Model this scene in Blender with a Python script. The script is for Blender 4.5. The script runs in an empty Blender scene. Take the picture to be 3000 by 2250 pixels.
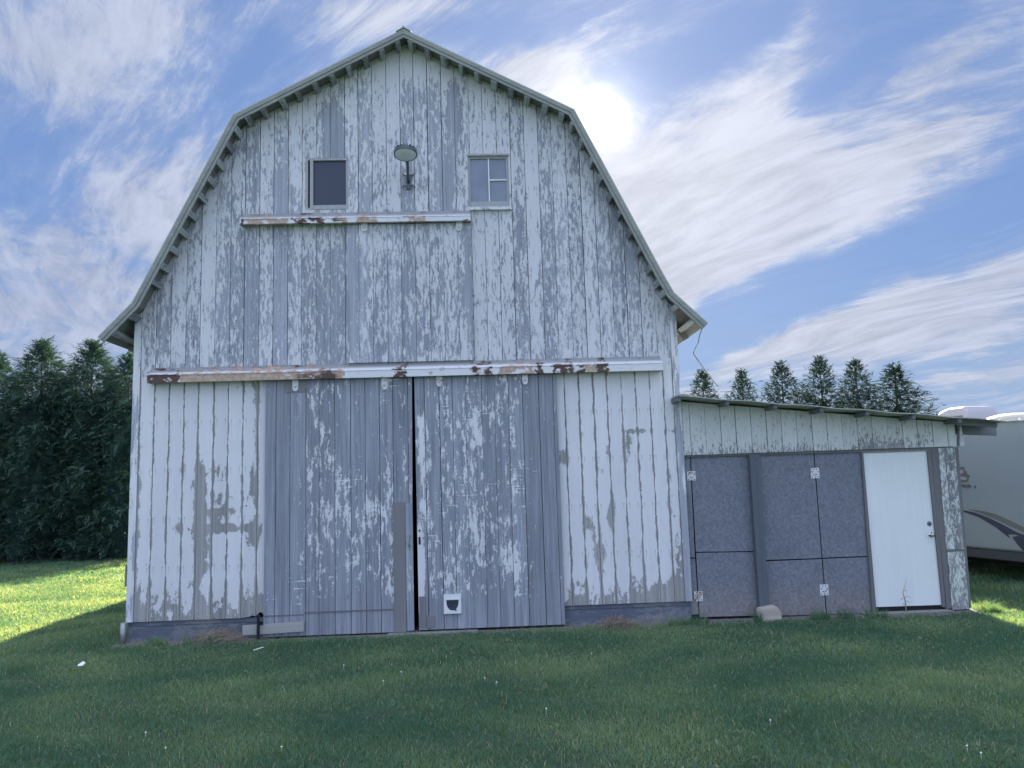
import bpy, math, random
import numpy as np
from mathutils import Vector, Matrix
random.seed(7)
rng = np.random.default_rng(11)
SC = bpy.context.scene
COL = SC.collection

# ------------------------------------------------------------------ camera
PW, PH, FPX = 3000.0, 2250.0, 2254.0          # photograph size and focal length in its pixels
CAM = Vector((0.0, -10.0, 1.86))
yaw, pitch, roll = (math.radians(a) for a in (2.434, 7.070, 1.763))
FWD = Vector((math.sin(yaw)*math.cos(pitch), math.cos(yaw)*math.cos(pitch), math.sin(pitch)))
_r = Vector((math.cos(yaw), -math.sin(yaw), 0)); _u = _r.cross(FWD)
RGT = _r*math.cos(roll) - _u*math.sin(roll)
UPV = _u*math.cos(roll) + _r*math.sin(roll)
cd = bpy.data.cameras.new('camera'); cam = bpy.data.objects.new('camera', cd); COL.objects.link(cam)
cd.sensor_fit = 'HORIZONTAL'; cd.sensor_width = 36; cd.lens = 36*FPX/PW
cd.clip_start = 0.05; cd.clip_end = 5000
m = Matrix.Identity(4)
for i in range(3):
    m[i][0] = RGT[i]; m[i][1] = UPV[i]; m[i][2] = -FWD[i]; m[i][3] = CAM[i]
cam.matrix_world = m
SC.camera = cam
SC.view_settings.view_transform = 'Standard'; SC.view_settings.look = 'None'
SC.view_settings.exposure = 2.4; SC.view_settings.gamma = 1
SC.cycles.max_bounces = 6; SC.cycles.transparent_max_bounces = 8
SC.cycles.use_denoising = True

def ray(px, py): return FWD*FPX + RGT*(px-PW/2) - UPV*(py-PH/2)
def P(px, py, Y=0.0):
    """measured photo point -> (x, z) on the upright plane y = Y"""
    d = ray(px, py); t = (Y-CAM.y)/d.y
    return (CAM.x+d.x*t, CAM.z+d.z*t)
def G(px, py, z=0.0):
    d = ray(px, py); t = (z-CAM.z)/d.z
    return (CAM.x+d.x*t, CAM.y+d.y*t)

# ------------------------------------------------------------------ node helper
class NT:
    def __init__(s, tree): s.t = tree; s.n = tree.nodes; s.l = tree.links
    def node(s, typ, **kw):
        n = s.n.new(typ)
        for k, v in kw.items(): setattr(n, k, v)
        return n
    def put(s, inp, v):
        if v is None: return
        if hasattr(v, 'links') or isinstance(v, bpy.types.NodeSocket): s.l.new(v, inp)
        else:
            if inp.type == 'RGBA' and not hasattr(v, '__len__'): v = (v, v, v, 1)
            elif inp.type == 'RGBA' and len(v) == 3: v = tuple(v)+(1,)
            inp.default_value = v
    def m(s, op, a, b=None, c=None, clamp=False):
        n = s.node('ShaderNodeMath', operation=op, use_clamp=clamp)
        s.put(n.inputs[0], a); s.put(n.inputs[1], b); s.put(n.inputs[2], c); return n.outputs[0]
    def v(s, op, a, b=None, out=0, scale=None):
        n = s.node('ShaderNodeVectorMath', operation=op)
        s.put(n.inputs[0], a); s.put(n.inputs[1], b)
        if scale is not None: s.put(n.inputs['Scale'], scale)
        return n.outputs['Value'] if op in ('LENGTH', 'DOT_PRODUCT', 'DISTANCE') else n.outputs[0]
    def mr(s, x, a, b, c=0.0, d=1.0, typ='SMOOTHSTEP'):
        n = s.node('ShaderNodeMapRange', interpolation_type=typ)
        s.put(n.inputs[0], x); s.put(n.inputs[1], a); s.put(n.inputs[2], b); s.put(n.inputs[3], c); s.put(n.inputs[4], d)
        return n.outputs[0]
    def noise(s, vec, scale=5, detail=4, rough=.55, dist=0, col=False):
        n = s.node('ShaderNodeTexNoise'); s.put(n.inputs['Vector'], vec)
        s.put(n.inputs['Scale'], scale); s.put(n.inputs['Detail'], detail)
        s.put(n.inputs['Roughness'], rough); s.put(n.inputs['Distortion'], dist)
        return n.outputs['Color'] if col else n.outputs['Fac']
    def vor(s, vec, scale=5, feat='F1', out='Distance', rnd=1):
        n = s.node('ShaderNodeTexVoronoi', feature=feat); s.put(n.inputs['Vector'], vec)
        s.put(n.inputs['Scale'], scale); s.put(n.inputs['Randomness'], rnd); return n.outputs[out]
    def mix(s, f, a, b, blend='MIX'):
        n = s.node('ShaderNodeMix', data_type='RGBA', blend_type=blend)
        s.put(n.inputs['Factor'], f)
        A = [i for i in n.inputs if i.name == 'A' and i.type == 'RGBA'][0]
        B = [i for i in n.inputs if i.name == 'B' and i.type == 'RGBA'][0]
        s.put(A, a); s.put(B, b)
        return [o for o in n.outputs if o.type == 'RGBA'][0]
    def sep(s, v):
        n = s.node('ShaderNodeSeparateXYZ'); s.put(n.inputs[0], v); return n.outputs
    def comb(s, x=0, y=0, z=0):
        n = s.node('ShaderNodeCombineXYZ'); s.put(n.inputs[0], x); s.put(n.inputs[1], y); s.put(n.inputs[2], z); return n.outputs[0]

# ------------------------------------------------------------------ sky, clouds
SUN_AZ, SUN_EL = math.radians(10.0), math.radians(25.9)
SUNV = Vector((math.sin(SUN_AZ)*math.cos(SUN_EL), math.cos(SUN_AZ)*math.cos(SUN_EL), math.sin(SUN_EL)))
W = bpy.data.worlds.new('World'); SC.world = W; W.use_nodes = True
t = NT(W.node_tree); t.n.clear()
out = t.node('ShaderNodeOutputWorld'); bg = t.node('ShaderNodeBackground')
sky = t.node('ShaderNodeTexSky', sky_type='NISHITA', sun_disc=False)
sky.sun_elevation = SUN_EL; sky.sun_rotation = SUN_AZ
sky.air_density = 1.0; sky.dust_density = 0.2; sky.ozone_density = 2.0
D = t.node('ShaderNodeTexCoord').outputs['Generated']
dx, dy, dz = t.sep(D)
zz = t.m('ADD', t.m('MAXIMUM', dz, 0.0), 0.15)
cx = t.m('DIVIDE', dx, zz); cy = t.m('DIVIDE', dy, zz)
ca, sa = math.cos(math.radians(36)), math.sin(math.radians(36))
ss = t.m('ADD', t.m('MULTIPLY', cx, -sa), t.m('MULTIPLY', cy, ca))      # along the streaks
tt = t.m('ADD', t.m('MULTIPLY', cx, ca), t.m('MULTIPLY', cy, sa))       # across
pl = t.comb(ss, tt, 0)
wc = t.noise(pl, .55, 2, .5, col=True)
warp = t.v('SCALE', t.v('SUBTRACT', wc, (.5, .5, .5)), scale=1.1)
plw = t.v('ADD', pl, warp)
wc2 = t.noise(t.v('MULTIPLY', plw, (.5, 1.2, 1)), 2.2, 3, .5, col=True)
plw2 = t.v('ADD', plw, t.v('SCALE', t.v('SUBTRACT', wc2, (.5, .5, .5)), scale=.30))
streak = t.noise(t.v('MULTIPLY', plw, (.55, 1.8, 1)), 1.7, 9, .62)
fibre = t.noise(t.v('MULTIPLY', plw2, (1.15, 4.6, 1)), 2.3, 10, .68)
puff = t.noise(t.v('MULTIPLY', plw2, (1.1, 1.5, 1)), 2.6, 10, .64)
# broad layout of the cloud field, in directions fixed to the world (u = x/y, v = z/y)
yy = t.m('MAXIMUM', dy, .05)
uu = t.m('DIVIDE', dx, yy); vv = t.m('DIVIDE', dz, yy)
wu = t.noise(D, 5.0, 4, .6, col=True)
uvp = t.v('ADD', t.comb(uu, vv, 0), t.v('SCALE', t.v('SUBTRACT', wu, (.5, .5, .5)), scale=.10))
def UV_(px, py):
    d = ray(px*PW/2212, py*PH/1659); return d.x/d.y, d.z/d.y
lay = None
BL = [ # photo px of 2212 wide: cx, cy, rx, ry, angle(deg, ccw in sky), amount
 (1560, 90, 170, 60, 25, -.75), (1100, 80, 150, 40, -8, -.55), (1780, 215, 120, 38, 28, -.60), (1950, 90, 230, 40, 42, -.30), (1480, 210, 60, 60, 0, -.25),
 (560, 130, 170, 100, 10, -.50), (30, 370, 110, 80, -20, -.45), (300, 590, 110, 40, -40, -.45), (430, 300, 130, 60, 20, -.20), (60, 260, 60, 60, 0, -.3),
 (1850, 600, 420, 48, 21, -.80), (1540, 680, 130, 50, 10, -.6), (2190, 430, 130, 45, 28, -.45), (1700, 715, 160, 22, 12, -.25), (1900, 820, 300, 20, 8, -.3),
 (1500, 430, 300, 150, 45, .55), (1350, 330, 150, 150, 0, .35), (1180, 125, 90, 45, 10, .75), (1650, 330, 90, 120, 35, .35), (1960, 330, 330, 45, 28, .40), (1650, 480, 320, 75, 27, .45), (1500, 570, 120, 60, 25, .3),
 (2020, 650, 280, 40, 14, .75), (1720, 735, 260, 34, 10, .60), (1980, 720, 330, 26, 10, .35), (200, 110, 300, 110, 0, .40), (340, 420, 200, 150, 30, .35),
 (120, 640, 260, 120, 0, .40), (830, 25, 260, 50, 0, .35), (2020, 140, 160, 60, 38, .30), (2100, 780, 300, 50, 5, .25), (1730, 60, 30, 90, -20, .3), (560, 260, 120, 40, 35, .3)]
sc_ = 1662.0
for (px, py, rx, ry, an, amt) in BL:
    u0, v0 = UV_(px, py)
    d = t.v('SUBTRACT', uvp, (u0, v0, 0))
    vr = t.node('ShaderNodeVectorRotate', rotation_type='Z_AXIS'); t.put(vr.inputs['Vector'], d); vr.inputs['Angle'].default_value = -math.radians(an)
    q = t.v('MULTIPLY', vr.outputs[0], (sc_/rx/1.1, sc_/ry/1.1, 0))
    g = t.m('EXPONENT', t.m('MULTIPLY', t.v('DOT_PRODUCT', q, q), -.8))
    g = t.m('MULTIPLY', g, amt)
    lay = g if lay is None else t.m('ADD', lay, g)
front = t.mr(dy, .05, .35)
lay = t.m('MULTIPLY', lay, front)
dens = t.m('ADD', t.m('ADD', t.m('MULTIPLY', streak, .42), t.m('MULTIPLY', fibre, .45)), t.m('MULTIPLY', puff, .74))
dens = t.m('ADD', dens, t.m('MULTIPLY', lay, .42))
wisp = t.noise(t.v('MULTIPLY', plw2, (2.2, 6.0, 1)), 4.2, 10, .70)
soft = t.mr(dens, .63, 1.08, 0, 1)
crisp = t.mr(t.m('ADD', dens, t.m('MULTIPLY', t.m('SUBTRACT', wisp, .5), .55)), .76, 1.0, 0, 1)
cloud = t.m('POWER', t.m('ADD', t.m('MULTIPLY', soft, .46), t.m('MULTIPLY', crisp, .54)), .85)
cloud = t.m('ADD', .07, t.m('MULTIPLY', cloud, .93))
cosS = t.m('MAXIMUM', t.v('DOT_PRODUCT', D, tuple(SUNV)), 0.0)
glow = t.m('ADD', t.m('ADD', t.m('MULTIPLY', t.m('POWER', cosS, 22000), 10.0), t.m('MULTIPLY', t.m('POWER', cosS, 3600), .20)),
       t.m('ADD', t.m('MULTIPLY', t.m('POWER', cosS, 600), .07), t.m('MULTIPLY', t.m('POWER', cosS, 40), .022)))
SKY_K = 0.022
hz = t.mr(dz, 0.0, .30, 1, 0)
blue = t.v('MULTIPLY', sky.outputs[0], (SKY_K, SKY_K, SKY_K))
blue = t.mix(.80, blue, (.030, .056, .124))
blue = t.mix(t.m('MULTIPLY', hz, .55), blue, (.062, .092, .134))
near = t.m('POWER', cosS, 6)
shade = t.m('ADD', t.mr(puff, .35, .72, .45, .55), t.mr(fibre, .32, .66, .34, .58))
ccol = t.mix(near, (.080, .093, .128), (.142, .147, .167))
ccol = t.v('MULTIPLY', ccol, t.comb(shade, shade, shade))
back = t.mr(dy, .25, -.35)                  # added bright clouds behind the camera, out of view, lighting the barn front
ccol = t.mix(back, ccol, (.42, .475, .64))
top = t.mr(dz, .60, .85)            # added bright veil overhead, out of view, to light the grass
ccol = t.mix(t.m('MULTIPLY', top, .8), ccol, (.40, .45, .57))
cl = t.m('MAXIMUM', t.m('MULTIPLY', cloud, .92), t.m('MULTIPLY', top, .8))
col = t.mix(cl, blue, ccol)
gc = t.v('SCALE', (1, .97, .93), scale=glow)
col = t.v('ADD', col, gc)
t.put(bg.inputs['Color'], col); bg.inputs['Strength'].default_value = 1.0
t.l.new(bg.outputs[0], out.inputs[0])

sl = bpy.data.lights.new('sun', 'SUN'); so = bpy.data.objects.new('sun', sl); COL.objects.link(so)
sl.energy = 5.0; sl.angle = math.radians(.55); sl.color = (1, .93, .80)
so.rotation_euler = (-SUNV).to_track_quat('-Z', 'Y').to_euler()

# ------------------------------------------------------------------ mesh helpers
class MB:
    def __init__(s): s.V = []; s.F = []; s.UV = []; s.R = []; s.M = []; s.S = []
    def face(s, vs, uv=None, r=(0, 0), mi=0, smooth=False):
        b = len(s.V); s.V += [tuple(v) for v in vs]; s.F.append(tuple(range(b, b+len(vs))))
        s.UV.append(uv or [(0, 0)]*len(vs)); s.R.append(r); s.M.append(mi); s.S.append(smooth)
    def box(s, x0, x1, y0, y1, z0, z1, mi=0, r=None):
        r = r or (random.random(), random.random())
        s.prism([(x0, z0), (x1, z0), (x1, z1), (x0, z1)], y0, y1, mi, r)
    def prism(s, poly, y0, y1, mi=0, r=None, ux=None):
        """polygon in x,z (counter-clockwise seen from the camera side), front at y0"""
        r = r or (random.random(), random.random())
        xs = [p[0] for p in poly]; a, b = ux or (min(xs), max(xs)); w = max(b-a, 1e-6)
        uv = [((p[0]-a)/w, p[1]) for p in poly]
        s.face([(p[0], y0, p[1]) for p in poly], uv, r, mi)
        s.face([(p[0], y1, p[1]) for p in reversed(poly)], uv[::-1], r, mi)
        n = len(poly)
        for i in range(n):
            p, q = poly[i], poly[(i+1) % n]
            s.face([(p[0], y0, p[1]), (p[0], y1, p[1]), (q[0], y1, q[1]), (q[0], y0, q[1])], [uv[i], uv[i], uv[(i+1) % n], uv[(i+1) % n]], r, mi)
    def bar(s, a, b, w, h, up=(0, 0, 1), mi=0, r=None):
        a, b = Vector(a), Vector(b); d = (b-a).normalized(); sd = d.cross(Vector(up)).normalized(); u = sd.cross(d)
        r = r or (random.random(), random.random()); L = (b-a).length
        c = [(-w/2, -h/2), (w/2, -h/2), (w/2, h/2), (-w/2, h/2)]
        A = [a+sd*p+u*q for p, q in c]; B = [b+sd*p+u*q for p, q in c]
        for i in range(4):
            j = (i+1) % 4; s.face([A[i], A[j], B[j], B[i]], [(0, 0), (1, 0), (1, L), (0, L)], r, mi)
        s.face(A[::-1], None, r, mi); s.face(B, None, r, mi)
    def tube(s, pts, rad, n=8, mi=0, cap=True):
        pts = [Vector(p) for p in pts]; rings = []
        for i, p in enumerate(pts):
            d = (pts[min(i+1, len(pts)-1)]-pts[max(i-1, 0)]).normalized()
            up = Vector((0, 0, 1)) if abs(d.z) < .9 else Vector((1, 0, 0))
            a = d.cross(up).normalized(); b = a.cross(d)
            rr = rad[i] if hasattr(rad, '__len__') else rad
            rings.append([p+(a*math.cos(2*math.pi*k/n)+b*math.sin(2*math.pi*k/n))*rr for k in range(n)])
        for i in range(len(rings)-1):
            for k in range(n):
                k2 = (k+1) % n; s.face([rings[i][k], rings[i][k2], rings[i+1][k2], rings[i+1][k]][::-1], None, (0, 0), mi, True)
        if cap: s.face(rings[0], None, (0, 0), mi); s.face(rings[-1][::-1], None, (0, 0), mi)
    def lathe(s, prof, c, axis=(0, 0, 1), n=24, mi=0, smooth=True):
        ax = Vector(axis).normalized(); a = ax.orthogonal().normalized(); b = ax.cross(a); c = Vector(c); rings = []
        for (r, h) in prof: rings.append([c+ax*h+(a*math.cos(2*math.pi*k/n)+b*math.sin(2*math.pi*k/n))*max(r, 1e-4) for k in range(n)])
        for i in range(len(rings)-1):
            for k in range(n):
                k2 = (k+1) % n; s.face([rings[i][k], rings[i][k2], rings[i+1][k2], rings[i+1][k]], None, (0, 0), mi, smooth)
    def build(s, name, mats, parent=None, weld=False):
        me = bpy.data.meshes.new(name)
        me.from_pydata([tuple(v) for v in s.V], [], s.F)
        mats = mats if isinstance(mats, (list, tuple)) else [mats]
        for mm in mats: me.materials.append(mm)
        uv = me.uv_layers.new(name='UVMap'); r2 = me.uv_layers.new(name='rnd')
        fu = np.array([c for f in s.UV for c in f], dtype=np.float32).ravel()
        uv.data.foreach_set('uv', fu)
        fr = np.array([r for f, r in zip(s.F, s.R) for _ in f], dtype=np.float32).ravel()
        r2.data.foreach_set('uv', fr)
        me.polygons.foreach_set('material_index', s.M); me.polygons.foreach_set('use_smooth', s.S)
        if weld or any(s.S):
            import bmesh
            bm = bmesh.new(); bm.from_mesh(me); bmesh.ops.remove_doubles(bm, verts=bm.verts, dist=1e-5)
            bmesh.ops.recalc_face_normals(bm, faces=bm.faces); bm.to_mesh(me); bm.free()
        me.update()
        o = bpy.data.objects.new(name, me); COL.objects.link(o)
        if parent is not None:
            o.parent = parent; w = Vector((0, 0, 0)); p = parent
            while p is not None: w += Vector(p.location); p = p.parent
            o.location = -w
        return o
def empty(name, loc, label, cat, group=None):
    o = bpy.data.objects.new(name, None); COL.objects.link(o); o.location = loc; o.empty_display_size = .2
    return tag(o, label, cat, group)
def tag(o, label=None, cat=None, group=None, kind=None):
    if label: o['label'] = label
    if cat: o['category'] = cat
    if group: o['group'] = group
    if kind: o['kind'] = kind
    return o

# ------------------------------------------------------------------ materials
def newmat(name):
    mm = bpy.data.materials.new(name); mm.use_nodes = True; t = NT(mm.node_tree); t.n.clear()
    o = t.node('ShaderNodeOutputMaterial'); b = t.node('ShaderNodeBsdfPrincipled'); t.l.new(b.outputs[0], o.inputs[0])
    return mm, t, b, o
def setbump(t, b, h, dist=.004, strength=1.0):
    n = t.node('ShaderNodeBump'); t.put(n.inputs['Height'], h); n.inputs['Distance'].default_value = dist; n.inputs['Strength'].default_value = strength
    t.l.new(n.outputs[0], b.inputs['Normal'])
def plain(name, c, rough=.6, metal=0, nscale=20, namp=.15, bump=.001, stretch=(1, 1, 1), spec=.5):
    mm, t, b, o = newmat(name); co = t.node('ShaderNodeTexCoord').outputs['Object']
    v = t.v('MULTIPLY', co, stretch); n = t.noise(v, nscale, 6, .6); n2 = t.noise(co, 2.1, 3)
    k = t.m('ADD', t.m('MULTIPLY', t.m('SUBTRACT', n, .5), 2*namp), t.m('MULTIPLY', t.m('SUBTRACT', n2, .5), namp))
    k = t.m('ADD', k, 1)
    t.put(b.inputs['Base Color'], t.v('SCALE', c[:3], scale=k))
    b.inputs['Metallic'].default_value = metal; b.inputs['Specular IOR Level'].default_value = spec
    t.put(b.inputs['Roughness'], t.m('ADD', rough-.06, t.m('MULTIPLY', n, .12)))
    if bump: setbump(t, b, n, bump)
    return mm
def gn(t, name):
    n = t.node('ShaderNodeUVMap'); n.uv_map = name; return n.outputs[0]
PAINT = (.68, .685, .70)
def peel(name, thr=.5, spread=.18, soft=.012, kx=15, kz=3.4, edge=0.0, bottom=None, blobs=(), crack=0.0, low=.22,
         wood=(.315, .350, .415), woodv=.35, paint=PAINT, spots=True, bigw=.55, amp=1.0, streak=.5, nails=False):
    """old white paint flaking off grey wood; UV = across board / height, 'rnd' = per board numbers"""
    mm, t, b, o = newmat(name)
    co = t.node('ShaderNodeTexCoord').outputs['Object']
    x, y, z = t.sep(co); ux, uz, _ = t.sep(gn(t, 'UVMap')); r1, r2, _ = t.sep(gn(t, 'rnd'))
    off = t.comb(t.m('MULTIPLY', r1, 31.0), t.m('MULTIPLY', r2, 17.0), t.m('MULTIPLY', r1, 57.0))
    cb = t.v('ADD', co, off)
    wv = t.v('SCALE', t.v('SUBTRACT', t.noise(cb, 16, 4, .7, col=True), (.5, .5, .5)), scale=.055)
    cw = t.v('ADD', cb, wv)
    fl = t.noise(t.v('MULTIPLY', cw, (kx, 1, kz)), 1.0, 8, .68)
    big = t.noise(t.v('MULTIPLY', cw, (kx*.35, 1, kz*.30)), 1.0, 4, .6)
    lo = t.noise(t.v('MULTIPLY', co, (.7, 1, .55)), 1.0, 2, .5)
    f = t.m('ADD', t.m('MULTIPLY', fl, 1-bigw), t.m('MULTIPLY', big, bigw))
    f = t.m('ADD', f, t.m('MULTIPLY', t.m('SUBTRACT', t.noise(cb, 55, 4, .7), .5), .13))
    if amp != 1: f = t.m('ADD', t.m('MULTIPLY', t.m('SUBTRACT', f, .5), amp), .5)
    f = t.m('ADD', f, t.m('MULTIPLY', t.m('SUBTRACT', r2, .5), spread))
    f = t.m('ADD', f, t.m('MULTIPLY', t.m('SUBTRACT', lo, .5), low))
    if edge:
        e = t.m('ABSOLUTE', t.m('SUBTRACT', ux, .5)); e = t.mr(e, .5-edge*1.6, .5, 0, .62, 'LINEAR')
        ew = t.noise(t.v('MULTIPLY', cb, (1, 1, 2.2)), 1.0, 5, .7)
        e = t.m('MULTIPLY', e, t.m('ADD', t.m('MULTIPLY', ew, 1.6), -.1)); f = t.m('ADD', f, e)
    if bottom is not None:
        z0, hh, amt = bottom
        f = t.m('ADD', f, t.mr(z, z0, z0+hh, amt, 0, 'LINEAR'))
    if crack:
        hn = t.noise(t.v('MULTIPLY', co, (3.2, 1, 30)), 1.0, 3, .6)
        hm = t.noise(t.v('MULTIPLY', co, (1.1, 1, 1.3)), 1.0, 2, .5)
        hn = t.m('MULTIPLY', t.mr(hn, .56, .70), t.mr(hm, .48, .62)); f = t.m('ADD', f, t.m('MULTIPLY', hn, crack))
    for (bx, bz, rx, rz, amt) in blobs:
        q = t.v('MULTIPLY', t.v('SUBTRACT', co, (bx, 0, bz)), (1/rx, 0, 1/rz))
        g = t.m('SUBTRACT', 1, t.v('LENGTH', q), clamp=True); f = t.m('ADD', f, t.m('MULTIPLY', g, amt))
    bare = t.mr(f, thr-soft, thr+soft)
    halo = t.mr(f, thr-soft*7, thr)
    gr = t.noise(t.v('MULTIPLY', cb, (75, 75, 1.6)), 1.0, 5, .65)
    gr2 = t.noise(t.v('MULTIPLY', cb, (14, 14, .8)), 1.0, 4, .6)
    kn = t.vor(t.v('MULTIPLY', cb, (5, 1, 1.7)), 1.0); knot = t.mr(kn, .03, .085, 1, 0)
    k = t.m('ADD', 1-woodv*1.6, t.m('ADD', t.m('MULTIPLY', gr, woodv*1.8), t.m('MULTIPLY', gr2, woodv*1.4)))
    k = t.m('MULTIPLY', k, t.m('ADD', .86, t.m('MULTIPLY', r1, .28)))
    st_ = t.noise(t.v('MULTIPLY', cb, (32, 1, .45)), 1.0, 4, .6); k = t.m('MULTIPLY', k, t.mr(st_, .3, .7, 1-woodv*streak, 1+woodv*streak*.6))
    k = t.m('MULTIPLY', k, t.m('SUBTRACT', 1, t.m('MULTIPLY', knot, .35)))
    wcol = t.v('SCALE', wood, scale=k)
    wcol = t.mix(t.m('MULTIPLY', gr2, .45), wcol, t.v('SCALE', (.36, .35, .33), scale=k))
    dirt = t.noise(t.v('MULTIPLY', cb, (22, 1, 1.1)), 1.0, 5, .6)
    d2 = t.noise(t.v('MULTIPLY', co, (1.6, 1, 1.2)), 1.0, 4, .6)
    pk = t.m('ADD', .80, t.m('ADD', t.m('MULTIPLY', dirt, .16), t.m('MULTIPLY', d2, .18)))
    pk = t.m('MULTIPLY', pk, t.m('ADD', .93, t.m('MULTIPLY', r1, .10)))
    pcol = t.v('SCALE', paint, scale=pk)
    pcol = t.mix(t.m('MULTIPLY', halo, .22), pcol, (.50, .50, .48))
    colr = t.mix(bare, pcol, wcol)
    if nails:
        zf = t.m('SUBTRACT', t.m('MULTIPLY', t.m('FRACT', t.m('ADD', t.m('DIVIDE', z, .61), t.m('MULTIPLY', r1, .03))), .61), .3)
        uf = t.m('MULTIPLY', t.m('SUBTRACT', t.m('ABSOLUTE', t.m('SUBTRACT', ux, .5)), .30), .187)
        nd = t.v('LENGTH', t.comb(zf, uf, 0)); colr = t.mix(t.mr(nd, .004, .009, .55, 0), colr, (.12, .10, .09))
        drip = t.m('MULTIPLY', t.mr(t.m('ABSOLUTE', uf), .003, .010, 1, 0), t.mr(zf, -.12, -.003, 0, .30)); drip = t.m('MULTIPLY', drip, t.mr(zf, -.003, 0, 1, 0)); colr = t.mix(drip, colr, (.28, .22, .18))
    if spots:
        nz = t.vor(t.v('MULTIPLY', cb, (9, 1, 4.0)), 1.0); ns = t.mr(nz, .035, .06, 1, 0)
        colr = t.mix(t.m('MULTIPLY', ns, .6), colr, (.13, .12, .11))
    t.put(b.inputs['Base Color'], colr)
    t.put(b.inputs['Roughness'], t.mr(bare, 0, 1, .62, .9))
    b.inputs['Specular IOR Level'].default_value = .3
    h = t.m('ADD', t.m('MULTIPLY', t.m('SUBTRACT', 1, bare), .6), t.m('MULTIPLY', gr, t.m('ADD', .12, t.m('MULTIPLY', bare, .35))))
    setbump(t, b, h, .004)
    return mm
def oldwood(name, c=(.20, .21, .235), var=.5, ax='z', warm=.0):
    mm, t, b, o = newmat(name); co = t.node('ShaderNodeTexCoord').outputs['Object']
    r1, r2, _ = t.sep(gn(t, 'rnd')); cb = t.v('ADD', co, t.comb(t.m('MULTIPLY', r1, 9), t.m('MULTIPLY', r2, 5), t.m('MULTIPLY', r1, 13)))
    st = {'z': (70, 70, 2), 'x': (2, 70, 70), 'y': (70, 2, 70)}[ax]
    g = t.noise(t.v('MULTIPLY', cb, st), 1, 5, .65); g2 = t.noise(t.v('MULTIPLY', cb, tuple(s*.2 for s in st)), 1, 4, .6)
    k = t.m('ADD', 1-var*.75, t.m('MULTIPLY', t.m('ADD', t.m('MULTIPLY', g, .6), t.m('MULTIPLY', g2, .9)), var))
    c1 = t.v('SCALE', c, scale=k)
    t.put(b.inputs['Base Color'], t.mix(t.m('MULTIPLY', g2, .5), c1, t.v('SCALE', (c[0]*1.25, c[1]*1.1, c[2]*.9), scale=k)))
    b.inputs['Roughness'].default_value = .88; b.inputs['Specular IOR Level'].default_value = .25
    setbump(t, b, g, .003); return mm
def rail_mat(name, rust, zsplit=None):
    """painted steel track cover with rust where the paint has come off; rust = (x0, x1, tone)"""
    mm, t, b, o = newmat(name); co = t.node('ShaderNodeTexCoord').outputs['Object']; x, y, z = t.sep(co)
    n = t.noise(t.v('MULTIPLY', co, (9, 9, 16)), 1, 8, .65); n2 = t.noise(co, 31, 5, .7); n3 = t.noise(t.v('MULTIPLY', co, (3, 3, 6)), 1, 5, .6)
    wgt = 0.0; tone = 0.0; x = t.m('ADD', x, t.m('MULTIPLY', t.m('SUBTRACT', t.noise(co, 14, 5, .7), .5), .22))
    for (a, c, tn, am) in rust:
        w = t.m('MULTIPLY', t.mr(x, a-.02, a+.03), t.mr(x, c-.03, c+.02, 1, 0)); wgt = t.m('MAXIMUM', wgt, t.m('MULTIPLY', w, am)); tone = t.m('MAXIMUM', tone, t.m('MULTIPLY', w, tn))
    if zsplit is not None: wgt = t.m('MULTIPLY', wgt, t.mr(t.m('ADD', z, t.m('MULTIPLY', n2, .012)), zsplit-.004, zsplit+.004, 1, .45))
    f = t.m('ADD', n, t.m('MULTIPLY', wgt, .25))
    bare = t.mr(f, .66, .675)
    tan = t.mix(t.mr(n2, .3, .7), (.36, .25, .19), (.54, .43, .34)); dark = t.mix(n2, (.065, .046, .042), (.13, .085, .070))
    rc = t.mix(t.mr(t.m('ADD', tone, t.m('MULTIPLY', t.m('SUBTRACT', n3, .5), .8)), .45, .55), tan, dark)
    pc = t.v('SCALE', PAINT, scale=t.m('ADD', .88, t.m('MULTIPLY', n2, .18)))
    pc = t.mix(t.mr(f, .60, .665), pc, (.50, .40, .35))
    pc = t.v('SCALE', pc, scale=t.m('SUBTRACT', 1, t.m('MULTIPLY', t.mr(t.sep(co)[1], -.12, -.05, 0, .55), 1))) if zsplit is not None else pc  # paint darkened towards the wall, offsetting the bright skylight on the flashing
    t.put(b.inputs['Base Color'], t.mix(bare, pc, rc)); t.put(b.inputs['Roughness'], t.mr(bare, 0, 1, .5, .9))
    setbump(t, b, t.m('ADD', t.m('MULTIPLY', bare, -.6), t.m('MULTIPLY', n2, .2)), .003); return mm
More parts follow.
